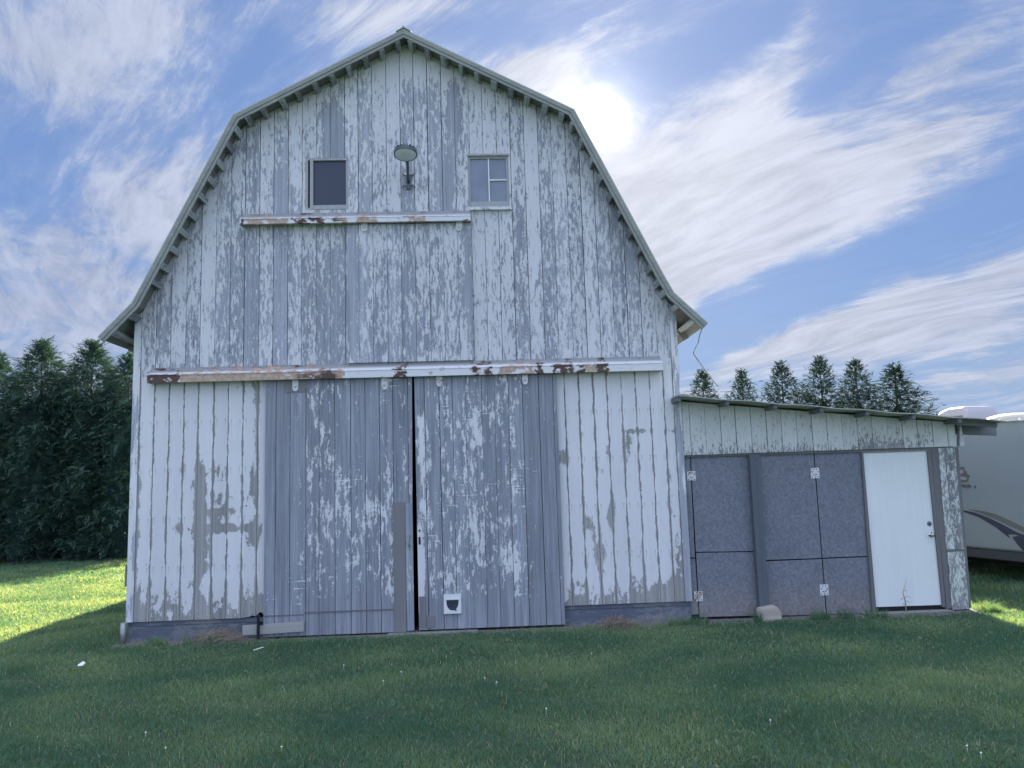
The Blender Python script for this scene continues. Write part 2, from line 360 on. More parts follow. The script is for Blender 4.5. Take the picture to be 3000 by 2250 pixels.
def osb_mat(name):
    mm, t, b, o = newmat(name); co = t.node('ShaderNodeTexCoord').outputs['Object']
    r1, r2, _ = t.sep(gn(t, 'rnd')); cb = t.v('ADD', co, t.comb(t.m('MULTIPLY', r1, 9), 0, t.m('MULTIPLY', r2, 13)))
    val = None
    for i, (an, sc) in enumerate(((20, 1.0), (75, 1.1), (130, .9), (165, 1.3))):
        vr = t.node('ShaderNodeVectorRotate', rotation_type='Y_AXIS'); t.put(vr.inputs['Vector'], t.v('ADD', cb, (i*3.1, 0, i*1.7)))
        vr.inputs['Angle'].default_value = math.radians(an)
        c = t.vor(t.v('MULTIPLY', vr.outputs[0], (75*sc, 1, 24*sc)), 1.0, out='Color')
        s = t.sep(c)[0]; s = t.m('MULTIPLY', s, s); val = s if val is None else t.m('MAXIMUM', val, s) if i < 2 else t.m('ADD', t.m('MULTIPLY', val, .72), t.m('MULTIPLY', s, .28))
    n = t.noise(co, 3, 5, .6); n2 = t.noise(cb, 90, 3, .6)
    k = t.m('ADD', .60, t.m('ADD', t.m('MULTIPLY', val, .80), t.m('ADD', t.m('MULTIPLY', n, .25), t.m('MULTIPLY', n2, .2))))
    c1 = t.mix(n, (.132, .150, .185), (.160, .170, .195)); z = t.sep(co)[2]
    c1 = t.mix(t.mr(t.m('ADD', z, t.m('MULTIPLY', n, .5)), .25, .85, .6, 0), c1, (.21, .185, .165))
    t.put(b.inputs['Base Color'], t.v('MULTIPLY', c1, t.comb(k, k, k))); b.inputs['Roughness'].default_value = .8
    setbump(t, b, val, .002); return mm
def foliage(name, a, c, trans=.25, rough=.6, hue=None, scale=3.0, straw=None, tcol=(1.15, 1.1, .55)):
    mm, t, b, o = newmat(name); t.n.remove(b)
    co = t.node('ShaderNodeTexCoord').outputs['Object']; r1, r2, _ = t.sep(gn(t, 'rnd')) if hue is None else (None, None, None)
    n = t.noise(co, scale, 3, .6)
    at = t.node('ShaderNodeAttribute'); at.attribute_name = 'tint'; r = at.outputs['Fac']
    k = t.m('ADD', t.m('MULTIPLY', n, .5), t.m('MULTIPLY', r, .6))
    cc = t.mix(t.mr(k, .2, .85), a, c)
    if straw: cc = t.mix(t.mr(r, 1.28, 1.32), cc, straw)
    d = t.node('ShaderNodeBsdfDiffuse'); tr = t.node('ShaderNodeBsdfTranslucent'); gl = t.node('ShaderNodeBsdfGlossy')
    t.put(d.inputs[0], cc); t.put(tr.inputs[0], t.v('MULTIPLY', cc, tcol)); t.put(gl.inputs[0], (.5, .5, .5)); gl.inputs['Roughness'].default_value = rough
    m1 = t.node('ShaderNodeMixShader'); m1.inputs[0].default_value = trans; t.l.new(d.outputs[0], m1.inputs[1]); t.l.new(tr.outputs[0], m1.inputs[2])
    m2 = t.node('ShaderNodeMixShader'); m2.inputs[0].default_value = .04; t.l.new(m1.outputs[0], m2.inputs[1]); t.l.new(gl.outputs[0], m2.inputs[2])
    t.l.new(m2.outputs[0], o.inputs[0]); return mm

def bl(lst):     # photo px (3000 wide) patches -> metres on the wall
    r = []
    for (px, py, rx, ry, a) in lst:
        x, z = P(px, py); r.append((x, z, rx/225.0, ry/225.0, a))
    return r
M = {}
M['upper'] = peel('peeling_paint_upper', thr=.518, spread=.085, nails=True, kx=36, kz=8.0, low=.15, bigw=.30, wood=(.315, .345, .415), paint=(.62, .63, .655),
    blobs=bl([(980, 430, 38, 170, .35), (1330, 330, 30, 130, .28), (1310, 520, 40, 150, .22), (830, 580, 60, 130, .12), (1000, 900, 420, 330, .09),
              (700, 250, 300, 200, -.10), (1180, 180, 300, 110, -.14), (1500, 480, 160, 220, -.07), (560, 800, 110, 300, -.06), (1700, 900, 260, 300, -.02)]))
M['hay'] = peel('peeling_paint_hay_door', thr=.503, spread=.085, kx=36, kz=7.0, low=.12, bigw=.30, wood=(.315, .345, .415), paint=(.62, .63, .655), blobs=bl([(1030, 850, 40, 300, .22), (1370, 800, 30, 300, .12)]))
M['left'] = peel('peeling_paint_left', thr=.815, spread=.05, amp=2.1, bigw=.4, nails=True, kx=13, kz=6, edge=.095, bottom=(.25, .55, .42), crack=.10, low=.1, wood=(.30, .305, .30), spots=False,
    blobs=bl([(585, 1430, 26, 150, .72), (640, 1380, 34, 50, .40), (585, 1600, 34, 210, .55), (650, 1548, 110, 20, .6), (640, 1500, 60, 14, .4), (745, 1560, 32, 60, .75), (740, 1440, 28, 70, .45),
              (650, 1490, 60, 80, .35), (392, 1500, 26, 420, .42), (400, 1800, 40, 160, .3), (750, 1210, 22, 300, .35), (760, 1800, 60, 60, .4), (520, 1555, 45, 25, .4)]))
M['right'] = peel('peeling_paint_right', thr=.815, spread=.05, amp=2.1, bigw=.4, nails=True, kx=13, kz=6, edge=.092, bottom=(.25, .38, .42), crack=.11, low=.1, wood=(.30, .305, .30), spots=False,
    blobs=bl([(1840, 1300, 26, 70, .5), (1795, 1500, 26, 70, .5), (1725, 1540, 26, 60, .45), (1755, 1620, 30, 90, .4), (1985, 1640, 30, 330, .38), (1960, 1750, 60, 90, .35),
              (1880, 1262, 70, 14, .5), (1655, 1340, 26, 40, .5), (1970, 1262, 40, 14, .5), (1560, 1270, 40, 12, .3), (2000, 1100, 16, 300, .3)]))
M['door'] = peel('weathered_door_wood', thr=.430, spread=.06, kx=26, kz=6.5, low=.20, bigw=.40, wood=(.250, .282, .342), woodv=.62, streak=.20, crack=-.12, spots=False,
    blobs=bl([(930, 1300, 90, 420, -.05), (1050, 1500, 130, 200, -.075), (1240, 1350, 30, 320, -.13), (1232, 1700, 18, 170, -.45), (1400, 1500, 200, 330, -.05), (1500, 1640, 60, 110, -.07),
              (810, 1500, 60, 600, .10), (1610, 1450, 50, 600, .08), (1150, 1850, 600, 110, .25), (880, 1200, 30, 250, -.02)]))
M['corner'] = peel('peeling_corner_board', thr=.52, spread=.05, kx=18, kz=2.4, low=.2)
M['shedpaint'] = peel('old_white_plywood', thr=.590, spread=.04, kx=60, kz=14, low=.08, bigw=.15, paint=(.60, .63, .60), wood=(.26, .27, .28), spots=False,
    blobs=bl([(2150, 1340, 360, 60, .13), (2620, 1330, 150, 70, .17), (2560, 1300, 60, 50, .08), (2420, 1330, 200, 40, .1)]))
M['shedpost'] = peel('grainy_plywood', thr=.500, spread=.06, kx=48, kz=16, low=.12, bigw=.25, paint=(.60, .63, .60), wood=(.21, .225, .24), spots=False)
M['under'] = oldwood('roof_underside_wood', (.20, .205, .20), .5, 'y')
M['rake'] = oldwood('rake_board_wood', (.25, .275, .265), .7, 'x')
M['lookout'] = peel('lookout_paint', thr=.50, kx=30, kz=30, spread=.1, spots=False, paint=(.40, .43, .43), wood=(.20, .22, .24))
M['lookpaint'] = peel('sill_paint', thr=.60, kx=20, kz=20, spread=.1, spots=False)
M['roofing'] = plain('roof_sheet', (.34, .36, .31), .55, .0, 14, .3)
M['plank'] = oldwood('old_plank', (.34, .345, .35), .45, 'x')
M['patch'] = oldwood('brown_grey_plank', (.19, .195, .215), .45, 'z')
M['post'] = oldwood('dark_post_wood', (.105, .125, .155), .5, 'z')
M['trim'] = oldwood('brown_trim_wood', (.150, .155, .165), .5, 'z')
M['beam'] = oldwood('dark_beam_wood', (.15, .17, .19), .5, 'x')
M['block'] = oldwood('firewood', (.40, .38, .34), .6, 'x')
M['sash'] = oldwood('sash_wood', (.34, .36, .38), .4, 'z')
M['osb'] = osb_mat('weathered_osb')
M['found'] = peel('blue_grey_foundation', thr=.60, spread=.0, kx=6, kz=16, low=.3, bigw=.5, paint=(.115, .135, .175), wood=(.20, .205, .21), bottom=(.0, .10, .10), spots=False)
M['doorw'] = peel('scuffed_white_door', thr=.735, spread=.0, kx=14, kz=9, low=.1, bigw=.3, paint=(.72, .75, .74), wood=(.42, .42, .41), spots=False)
M['white'] = plain('door_white', (.70, .73, .72), .42, 0, 3, .05, .0005)
M['hang'] = rail_mat('hanger_paint', [(-9, 9, .3, .22)])
M['dark'] = plain('dark_interior', (.02, .022, .028), .9, 0, 5, .2, 0)  # near-black colour standing in for shade inside and behind gaps
M['iron'] = plain('black_iron', (.02, .022, .028), .6, .5, 30, .3)
M['steel'] = plain('knob_steel', (.5, .5, .5), .25, 1, 30, .1, 0)
M['oldsteel'] = plain('dull_steel', (.30, .32, .33), .5, .6, 30, .3)
M['hinge'] = rail_mat('hinge_metal', [(-9, 9, .1, .12)])
M['rusthinge'] = rail_mat('rusty_hinge', [(-9, 9, .15, .42)])
M['lamp'] = plain('lamp_grey', (.10, .12, .14), .5, .3, 30, .2)
M['conc'] = plain('concrete', (.24, .23, .22), .85, 0, 18, .25, .004)
M['fiber'] = plain('camper_siding', (.27, .315, .345), .4, 0, 6, .05, .0003)
M['ac'] = plain('camper_white_plastic', (.36, .34, .37), .45, 0, 6, .06, .0003)
M['navy'] = plain('navy_decal', (.02, .028, .07), .35, 0, 6, .1, 0)
M['greyd'] = plain('grey_decal', (.14, .15, .15), .35, 0, 6, .1, 0)
M['skirt'] = plain('camper_skirt', (.05, .058, .075), .5, 0, 6, .1, 0)
M['tyre'] = plain('tyre_rubber', (.02, .02, .02), .85, 0, 30, .2)
M['beige'] = plain('vent_beige', (.50, .46, .36), .5, 0, 6, .06, 0)
M['bark'] = plain('bark', (.10, .08, .065), .9, 0, 20, .3, .01, (1, 1, .3))
M['wire'] = plain('wire_grey', (.20, .20, .21), .6, 0, 30, .1, 0)
M['straw'] = plain('dead_straw', (.30, .25, .19), .9, 0, 40, .3, 0)
M['petal'] = plain('petal_white', (.8, .8, .78), .8, 0, 20, .1, 0)
def glassmat(name, base, rough=.08):
    mm, t, b, o = newmat(name); co = t.node('ShaderNodeTexCoord').outputs['Object']; n = t.noise(co, 2.2, 5, .6); n2 = t.noise(co, 1.2, 2, .5)
    t.put(b.inputs['Base Color'], t.v('SCALE', base, scale=t.m('ADD', .6, t.m('MULTIPLY', n, .8)))); t.put(b.inputs['Roughness'], t.m('ADD', rough, t.m('MULTIPLY', n, .15)))
    setbump(t, b, n2, .01); return mm
M['glass'] = glassmat('veiled_window_glass', (.20, .235, .30), .25)  # pale base colour stands in for lens veil over the panes
M['screen'] = glassmat('dark_window_glass', (.035, .045, .075), .35)
M['lens'] = glassmat('lamp_lens', (.55, .58, .60), .3)

# ------------------------------------------------------------------ ground
def gh(x, y):
    return .018*np.sin(x*.9+1.3)*np.cos(y*.7+.4) + .010*np.sin(x*2.3+y*1.9) + .008*np.cos(x*.37-y*3.1)
def flat(x, y):   # keep level beside the buildings
    return np.clip((np.abs(y)-.3)/1.5, 0, 1)
def ground_h(x, y): return gh(x, y)*flat(x, y)
M['lawn'], t, b, o = newmat('lawn_soil')
co = t.node('ShaderNodeTexCoord').outputs['Object']; x_, y_, z_ = t.sep(co)
n = t.noise(co, 1.3, 5, .6); n2 = t.noise(co, 26, 6, .7)
c = t.mix(n, (.050, .085, .058), (.080, .100, .062)); c = t.v('SCALE', c, scale=t.m('ADD', .45, t.m('MULTIPLY', n2, 1.1)))
dn = t.noise(co, 5, 5, .65)
dirt = t.m('MULTIPLY', t.mr(t.m('ADD', y_, t.m('MULTIPLY', dn, .35)), -.25, .0), t.mr(x_, 6.3, 6.6, 1, 0))
dirt = t.m('MULTIPLY', dirt, t.mr(x_, -4.7, -4.4))
c = t.mix(dirt, c, t.mix(n2, (.13, .12, .11), (.27, .245, .225)))
t.put(b.inputs['Base Color'], c); b.inputs['Roughness'].default_value = .95; b.inputs['Specular IOR Level'].default_value = .1
setbump(t, b, n2, .02)
g = MB()
xs = np.concatenate([[-900, -300, -100, -40], np.linspace(-20, 20, 81), [40, 100, 300, 900]])
ys = np.concatenate([[-900, -300, -60, -20], np.linspace(-10, 20, 61), [40, 100, 300, 900]])
vs = []; 
for yv in ys:
    for xv in xs:
        inside = 1.0 if (abs(xv) <= 20 and -10 <= yv <= 20) else 0.0
        vs.append((xv, yv, float(ground_h(np.array(xv), np.array(yv)))*inside))
nx = len(xs); fs = [(j*nx+i, j*nx+i+1, (j+1)*nx+i+1, (j+1)*nx+i) for j in range(len(ys)-1) for i in range(nx-1)]
me = bpy.data.meshes.new('ground'); me.from_pydata(vs, [], fs); me.materials.append(M['lawn']); me.polygons.foreach_set('use_smooth', [True]*len(fs))
go = bpy.data.objects.new('ground', me); COL.objects.link(go); tag(go, kind='structure')

# ------------------------------------------------------------------ the barn
OV = .28
BX0, BX1, BL_ = P(369, 1824)[0], P(2005, 1400)[0]+.01, 12.0
def PO(px, py): return P(px, py, -OV)
prof = [PO(285, 987), PO(385.6, 885.5), PO(409, 842), PO(682, 335), PO(1182, 84), PO(1683, 320), PO(1941, 797), PO(1975, 856), PO(2075, 946)]
RT = .045
def zin(x, off=RT):
    for (a, b_) in zip(prof[:-1], prof[1:]):
        if a[0] <= x <= b_[0]:
            th = math.atan2(abs(b_[1]-a[1]), b_[0]-a[0]); return a[1]+(b_[1]-a[1])*(x-a[0])/(b_[0]-a[0])-off/math.cos(th)
    return prof[0][1]
barn = empty('barn', (BX0, 0, 0), 'tall gambrel roofed barn clad in vertical boards with peeling white paint', 'barn')

def boards(mb, x0, x1, zb, zt, y0, th=.022, w=.187, holes=(), gap=.0045, start=None, jit=.004, mi=0, brk=()):
    """vertical boards between x0 and x1; zb / zt numbers or functions; holes = (xa, xb, za, zb)"""
    e = [x0]; x = start if start is not None else x0+w
    while x < x1-.04:
        e.append(x+random.uniform(-jit, jit)); x += w
    e.append(x1)
    fb = zb if callable(zb) else (lambda x: zb); ft = zt if callable(zt) else (lambda x: zt)
    for a, b_ in zip(e[:-1], e[1:]):
        ga = gap*random.uniform(.5, 1.5)/2; r = (random.random(), random.random()); xa, xb = a+ga, b_-ga
        dy = random.uniform(-.0022, .0022)
        cuts = sorted({xa, xb}|{h for H in holes for h in H[:2] if xa < h < xb}|{q for q in brk if xa < q < xb})
        for p, q in zip(cuts[:-1], cuts[1:]):
            mid = (p+q)/2; seg = [(fb, ft)]
            zs = [(None, None)]
            hs = sorted([H for H in holes if H[0] < mid < H[1]], key=lambda H: H[2])
            lo = None
            pieces = []
            cur = (fb(p), fb(q))
            for H in hs:
                pieces.append((cur, (H[2], H[2]))); cur = (H[3], H[3])
            pieces.append((cur, (ft(p), ft(q))))
            for (l, u) in pieces:
                if u[0]-l[0] < .01 and u[1]-l[1] < .01: continue
                mb.prism([(p, l[0]), (q, l[1]), (q, u[1]), (p, u[0])], y0+dy, y0+th, mi, r, (xa, xb))

zrail = P(1200, 1085)[1]                       # wall line behind the lower track
# windows: left, right (outer openings)
WL = (P(895, 540)[0], P(1020, 540)[0], P(958, 614)[1], P(958, 462)[1])
WR = (P(1371, 520)[0], P(1491, 520)[0], P(1431, 605)[1], P(1431, 457)[1])
g = MB()
bk = [p[0] for p in prof]
boards(g, BX0+.09, BX1-.09, zrail, zin, 0, gap=.0075, holes=(WL, WR), start=BX0+.09+.187, brk=bk)
g.build('gable_siding', M['upper'], barn)
# corner boards
for (a, b_) in ((BX0, BX0+.088), (BX1-.088, BX1)):
    g = MB(); g.prism([(a, .25), (b_, .25), (b_, zin(b_)), (a, zin(a))], -.012, .10); g.build('corner_board', M['corner'], barn)
DLx0, DLx1 = P(774, 1480, -.07)[0], P(1209.5, 1480, -.07)[0]
DRx0, DRx1 = P(1215, 1480, -.07)[0], P(1643, 1460, -.07)[0]
rot = sorted([DLx0+.03-.34+i*.02+random.uniform(-.005, .005) for i in range(18)]); rv = {round(q, 5): random.random() for q in rot}
def zrot(x):
    if x < rot[0]: return .25
    k = min(rot, key=lambda q: abs(q-x)); f = (x-rot[0])/.34; return .25+f*f*.085*(.35+rv[round(k, 5)])+f*.012
g = MB(); boards(g, BX0+.09, DLx0+.03, zrot, zrail-.002, 0, gap=.005, start=BX0+.09+.187, brk=rot); g.build('siding_panel', M['left'], barn)
g = MB(); boards(g, DRx1-.03, BX1-.09, .25, zrail-.002, 0, gap=.005, start=DRx1-.03+.14); g.build('siding_panel', M['right'], barn)
# foundations
for (a, b_) in ((BX0+.02, DLx0+.01), (DRx1-.01, BX1-.01)):
    g = MB(); g.box(a, b_, .03, .25, -.15, .19); g.box(a, b_, .022, .24, .194, .247, r=(0, 0)); g.build('foundation', M['found'], barn)
# side and rear walls, floor inside
hw = zin(BX0+.01)
yb = np.arange(.102, BL_, .2)
for X, Xi in ((BX0, BX0+.022), (BX1-.022, BX1)):
    g = MB()
    for a in yb:
        b_ = min(a+.2, BL_); r = (random.random(), random.random())
        h = hw if X < 0 else zin(BX1-.01); z0 = .2
        g.face([(X, b_, z0), (X, a, z0), (X, a, h), (X, b_, h)], [(0, z0), (1, z0), (1, h), (0, h)], r)
        g.face([(Xi, a, z0), (Xi, b_, z0), (Xi, b_, h), (Xi, a, h)], [(0, z0), (1, z0), (1, h), (0, h)], r)
    g.build('side_wall', M['corner'], barn)
g = MB(); boards(g, BX0+.01, BX1-.01, .0, zin, BL_-.03, brk=bk, gap=0.0, jit=0); g.build('rear_wall', M['upper'], barn)
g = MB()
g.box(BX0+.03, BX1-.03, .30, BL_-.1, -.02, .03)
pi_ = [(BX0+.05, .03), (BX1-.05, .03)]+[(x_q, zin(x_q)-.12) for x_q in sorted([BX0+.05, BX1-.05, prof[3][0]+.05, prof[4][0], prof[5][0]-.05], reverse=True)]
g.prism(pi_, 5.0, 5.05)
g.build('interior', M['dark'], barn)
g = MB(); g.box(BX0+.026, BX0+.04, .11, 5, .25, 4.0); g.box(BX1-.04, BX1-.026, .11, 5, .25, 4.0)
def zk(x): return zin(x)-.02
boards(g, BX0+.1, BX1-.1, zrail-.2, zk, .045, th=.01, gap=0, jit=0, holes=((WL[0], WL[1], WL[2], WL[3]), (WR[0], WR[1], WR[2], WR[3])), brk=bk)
g.build('shade_backing', M['dark'], barn)  # near-black sheets behind the boards, painted shade for the seams

# roof: deck, rake boards, lookouts, ridge cap, rafter tails
def offs(pr, d):
    o_ = []
    for i, p in enumerate(pr):
        ns = []
        for a, b_ in ((i-1, i), (i, i+1)):
            if a < 0 or b_ >= len(pr): continue
            ex, ez = pr[b_][0]-pr[a][0], pr[b_][1]-pr[a][1]; L = math.hypot(ex, ez); ns.append((ez/L, -ex/L))
        nxn = sum(q[0] for q in ns)/len(ns); nzn = sum(q[1] for q in ns)/len(ns); L = math.hypot(nxn, nzn)
        cosv = (nxn/L*ns[0][0]+nzn/L*ns[0][1]); o_.append((p[0]+nxn/L*d/cosv, p[1]+nzn/L*d/cosv))
    return o_
def strip(mb, top, bot, y0, y1, mi=0):
    for i in range(len(top)-1):
        r = (random.random(), random.random())
        T0, T1, B0, B1 = top[i], top[i+1], bot[i], bot[i+1]
        f = lambda p, y: (p[0], y, p[1])
        mb.face([f(B0, y0), f(B1, y0), f(T1, y0), f(T0, y0)], [(0, 0), (1, 0), (1, 1), (0, 1)], r, mi)
        mb.face([f(B1, y1), f(B0, y1), f(T0, y1), f(T1, y1)], None, r, mi)
        mb.face([f(T0, y0), f(T1, y0), f(T1, y1), f(T0, y1)], None, r, mi)
        mb.face([f(B1, y0), f(B0, y0), f(B0, y1), f(B1, y1)], None, r, mi)
    for k, sgn in ((0, 1), (len(top)-1, -1)):
        a = [(top[k][0], y0, top[k][1]), (top[k][0], y1, top[k][1]), (bot[k][0], y1, bot[k][1]), (bot[k][0], y0, bot[k][1])]
        mb.face(a if sgn > 0 else a[::-1])
g = MB(); strip(g, prof, offs(prof, .016), -OV, BL_+.3); roof = g.build('roof', M['roofing'], barn)
g = MB(); strip(g, offs(prof, .017), offs(prof, .040), -OV+.03, BL_+.3); g.build('roof_deck', M['under'], roof)
g = MB(); strip(g, offs(prof, .0165), offs(prof, .062), -OV-.004, -OV+.022); strip(g, offs(prof, .0625), offs(prof, .104), -OV+.006, -OV+.0255); g.build('rake_board', M['rake'], roof)
rp = offs(prof, -.006)[4]
g = MB()
for s in (-1, 1):
    L = .10; a = (rp[0], rp[1]+.018); b_ = (rp[0]+s*L, rp[1]-L*.49+.006)
    pp = [a, b_, (b_[0], b_[1]-.012), (a[0], a[1]-.012)]
    if s > 0: pp = pp[::-1]
    g.prism(pp, -OV-.012, BL_+.31)
g.tube([(rp[0], -OV-.014, rp[1]+.016), (rp[0], BL_+.31, rp[1]+.016)], .016, 8)
g.build('ridge_cap', M['roofing'], roof)
# lookout block ends on every slope
inn = offs(prof, .041); inl = offs(prof, .118)
for i in range(len(prof)-1):
    a, b_ = Vector((inn[i][0], 0, inn[i][1])), Vector((inn[i+1][0], 0, inn[i+1][1])); L = (b_-a).length
    if L < .3: continue
    n_ = max(2, int(round(L/.262))); d = (b_-a).normalized(); nn = Vector((inl[i][0], 0, inl[i][1]))-Vector((inn[i][0], 0, inn[i][1])); nn = (nn-d*nn.dot(d)).normalized()
    outer = i in (0, len(prof)-2)
    for k in range(n_):
        s = (k+.5)*L/n_ + random.uniform(-.012, .012); wv, hv = random.uniform(.066, .085), .078
        c = a+d*s; g = MB()
        q = [c-d*wv/2, c+d*wv/2, c+d*wv/2+nn*hv, c-d*wv/2+nn*hv]
        pts = [(v.x, v.z) for v in q]
        ar = sum(pts[j][0]*pts[(j+1) % 4][1]-pts[(j+1) % 4][0]*pts[j][1] for j in range(4))
        if ar < 0: pts = pts[::-1]
        yend = -.003 if not outer else BL_*.25
        g.prism(pts, -OV+.026, yend); g.build('lookout', M['lookout'], roof)
# rafter tails under the flared eaves
for side in (0, 1):
    k0, k1 = (0, 1) if side == 0 else (len(prof)-1, len(prof)-2)
    iy = offs(prof, .107)
    for yy_ in np.arange(.45, BL_, .61):
        tip, top_ = iy[k0], iy[k1]; X = BX0 if side == 0 else BX1
        g = MB(); a = (tip[0]*.94+top_[0]*.06, yy_, tip[1]*.94+top_[1]*.06-.03); b_ = (X-(.02 if side == 0 else -.02), yy_, top_[1]-.06)
        g.bar(a, b_, .05, .09); g.build('rafter_tail', M['under'], roof)

# hay door
hx0, hx1, hz0, hz1 = P(1018, 1000, -.05)[0], P(1386, 1000, -.05)[0], P(1200, 1059, -.05)[1], P(1200, 655, -.05)[1]
hay = MB(); boards(hay, hx0, hx1, hz0, hz1, -.045, th=.03, start=hx0+.15)
hay = hay.build('hay_door', M['hay'], barn)
g = MB()
g.box(hx0, hx1, -.013, -.0035, hz0+.02, hz1); g.build('door_batten', M['under'], hay)
def hanger(px, py, Y, parent, w=.085, h=.15):
    x, z = P(px, py, Y); g = MB()
    g.prism([(x-w/2, z-h/2+.03), (x-w/4, z-h/2), (x+w/4, z-h/2), (x+w/2, z-h/2+.03), (x+w/2, z+h/2), (x-w/2, z+h/2)], Y, Y+.012)
    g.lathe([(0, 0), (.018, 0), (.018, .012), (.012, .02), (0, .02)][::-1], (x, Y, z-.02), (0, -1, 0), 10)
    g.lathe([(0, 0), (.010, 0), (.010, .012), (0, .014)][::-1], (x+.012, Y, z+.035), (0, -1, 0), 8)
    g.build('hanger', M['hang'], parent)
hanger(1067, 661, -.060, hay); hanger(1345, 660, -.060, hay)

# track covers
def track(p0, p1, hpx, mat, depth=.13, screws=7):
    (xa, za), (xb, zb_) = P(*p0, -depth), P(*p1, -depth); h = hpx/225.0
    zt_ = (za+zb_)/2; zf = zt_-.055; zb2 = zt_-h; g = MB()
    n_ = 10
    for i in range(n_):        # front face, sloped flashing, bottom lip
        a, b_ = xa+(xb-xa)*i/n_, xa+(xb-xa)*(i+1)/n_
        g.face([(a, -depth, zb2), (b_, -depth, zb2), (b_, -depth, zf), (a, -depth, zf)])
        g.face([(a, -depth-.006, zf-.004), (b_, -depth-.006, zf-.004), (b_, -.015, zt_+.030), (a, -.015, zt_+.030)])
        g.face([(a, -.015, zt_+.030), (b_, -.015, zt_+.030), (b_, -.013, zt_+.055), (a, -.013, zt_+.055)])
        g.face([(b_, -depth, zb2), (a, -depth, zb2), (a, -depth+.05, zb2), (b_, -depth+.05, zb2)])
        g.face([(b_, -depth+.004, zb2), (b_, -depth+.004, zf), (a, -depth+.004, zf), (a, -depth+.004, zb2)][::-1])
    for xx, f in ((xa, 1), (xb, -1)):
        q = [(xx, -depth, zb2), (xx, -depth, zf), (xx, -.015, zt_+.03), (xx, 0, zt_+.03), (xx, 0, zb2)]; g.face(q if f > 0 else q[::-1])
    o_ = g.build('door_track', mat, barn)
    for i in range(screws):
        x = xa+(xb-xa)*(i+.5)/screws; g = MB()
        g.lathe([(.011, 0), (.009, .006), (0, .009)], (x, -.0145, zt_+.042), (0, -1, 0), 8); g.build('bolt', M['oldsteel'], o_)
    return o_
X_ = lambda px, py: P(px, py, -.13)[0]
m1 = rail_mat('rusty_track_upper', [(X_(705, 635), X_(715, 635), .9, 1), (X_(715, 635), X_(845, 635), .25, .85), (X_(855, 635), X_(955, 635), .75, .75), (X_(975, 635), X_(1020, 635), .5, .7),
    (X_(1045, 635), X_(1107, 635), .15, .95), (X_(1166, 635), X_(1195, 635), .6, .5), (X_(1190, 635), X_(1250, 635), .2, .75), (X_(1358, 635), X_(1372, 635), .8, .5)], (P(702, 628, -.13)[1]+P(1378, 622, -.13)[1])/2-.038)
m2 = rail_mat('rusty_track_lower', [(X_(430, 1090), X_(526, 1090), .95, .95), (X_(526, 1090), X_(1005, 1085), .0, 1.1), (X_(855, 1090), X_(1010, 1085), .45, .8), (X_(1150, 1080), X_(1192, 1080), .95, .75),
    (X_(1290, 1080), X_(1305, 1080), .6, .5), (X_(1380, 1070), X_(1440, 1070), .8, .7), (X_(1460, 1070), X_(1565, 1070), .1, .75), (X_(1568, 1070), X_(1595, 1070), .9, .8), (X_(1615, 1065), X_(1680, 1065), .95, .9),
    (X_(1685, 1065), X_(1715, 1065), .95, .7), (X_(1715, 1065), X_(1745, 1065), .2, .7), (X_(1745, 1065), X_(1780, 1065), .95, .9), (X_(1835, 1065), X_(1855, 1065), .95, .4)], (P(431, 1088, -.15)[1]+P(1941, 1050, -.15)[1])/2-.038)
track((702, 628), (1378, 622), 27, m1)
track((431, 1088), (1941, 1050), 34, m2, depth=.15, screws=12)

# windows
def window(W_, kind):
    x0, x1, z0, z1 = W_; g = MB(); f = .03 if kind == 0 else .012
    fr = MB()
    fr.box(x0, x0+f, .005, .10, z0, z1); fr.box(x1-f, x1, .005, .10, z0, z1); fr.box(x0+f, x1-f, .005, .10, z1-f, z1); fr.box(x0+f, x1-f, .005, .10, z0, z0+f)
    win = fr.build('window', M['sash'], barn)
    if kind == 0:      # sash pushed over, narrow dark gap at its left
        a, b_ = x0+.058, x1-.004; s = .034
        sg = MB(); sg.box(a, a+.042, .0, .045, z0+.004, z1-.006); sg.box(a+.042, b_, .0, .045, z1-.036, z1-.006); sg.box(a+.042, b_, -.003, .045, z0+.004, z0+.062)
        sg.build('sash', M['sash'], win)
        p = MB(); p.box(a+.042, b_, .028, .032, z0+.062, z1-.036, r=(0, 0)); p.build('pane', M['screen'], win)
    else:
        a, b_ = x0+.012, x1-.012; s = .022; mx = (a+b_)/2+.005; mz = z0+.02+(z1-z0)*.5
        sg = MB(); sg.box(a, a+s, .012, .05, z0+.01, z1-.01); sg.box(b_-s, b_, .012, .05, z0+.01, z1-.01); sg.box(a+s, b_-s, .012, .05, z1-.012-s, z1-.012); sg.box(a+s, b_-s, .012, .05, z0+.012, z0+.075)
        sg.build('sash', M['sash'], win)
        mu = MB(); mu.box(mx-.008, mx+.008, .010, .045, z0+.075, z1-.034); mu.box(mx+.008, b_-s, .011, .043, mz-.008, mz+.008); mu.build('muntin', M['white'], win)
        for q in ((a+s, mx-.008, z0+.075, z1-.034), (mx+.008, b_-s, z0+.075, mz-.008), (mx+.008, b_-s, mz+.008, z1-.034)):
            p = MB(); p.box(q[0], q[1], .029, .032, q[2], q[3], r=(0, 0)); p.build('pane', M['glass'], win)
    return win
window(WL, 0); wr = window(WR, 1)
xs0, zs0 = P(1378, 611, -.03); xs1 = P(1500, 611, -.03)[0]
g = MB(); g.box(xs0, xs1, -.045, -.001, zs0-.022, zs0+.006); g.build('window_sill', M['lookpaint'], wr)
g = MB(); g.box(WR[0]-.006, WR[1]+.01, -.02, -.001, WR[3], WR[3]+.025); g.build('window_head', M['sash'], wr)

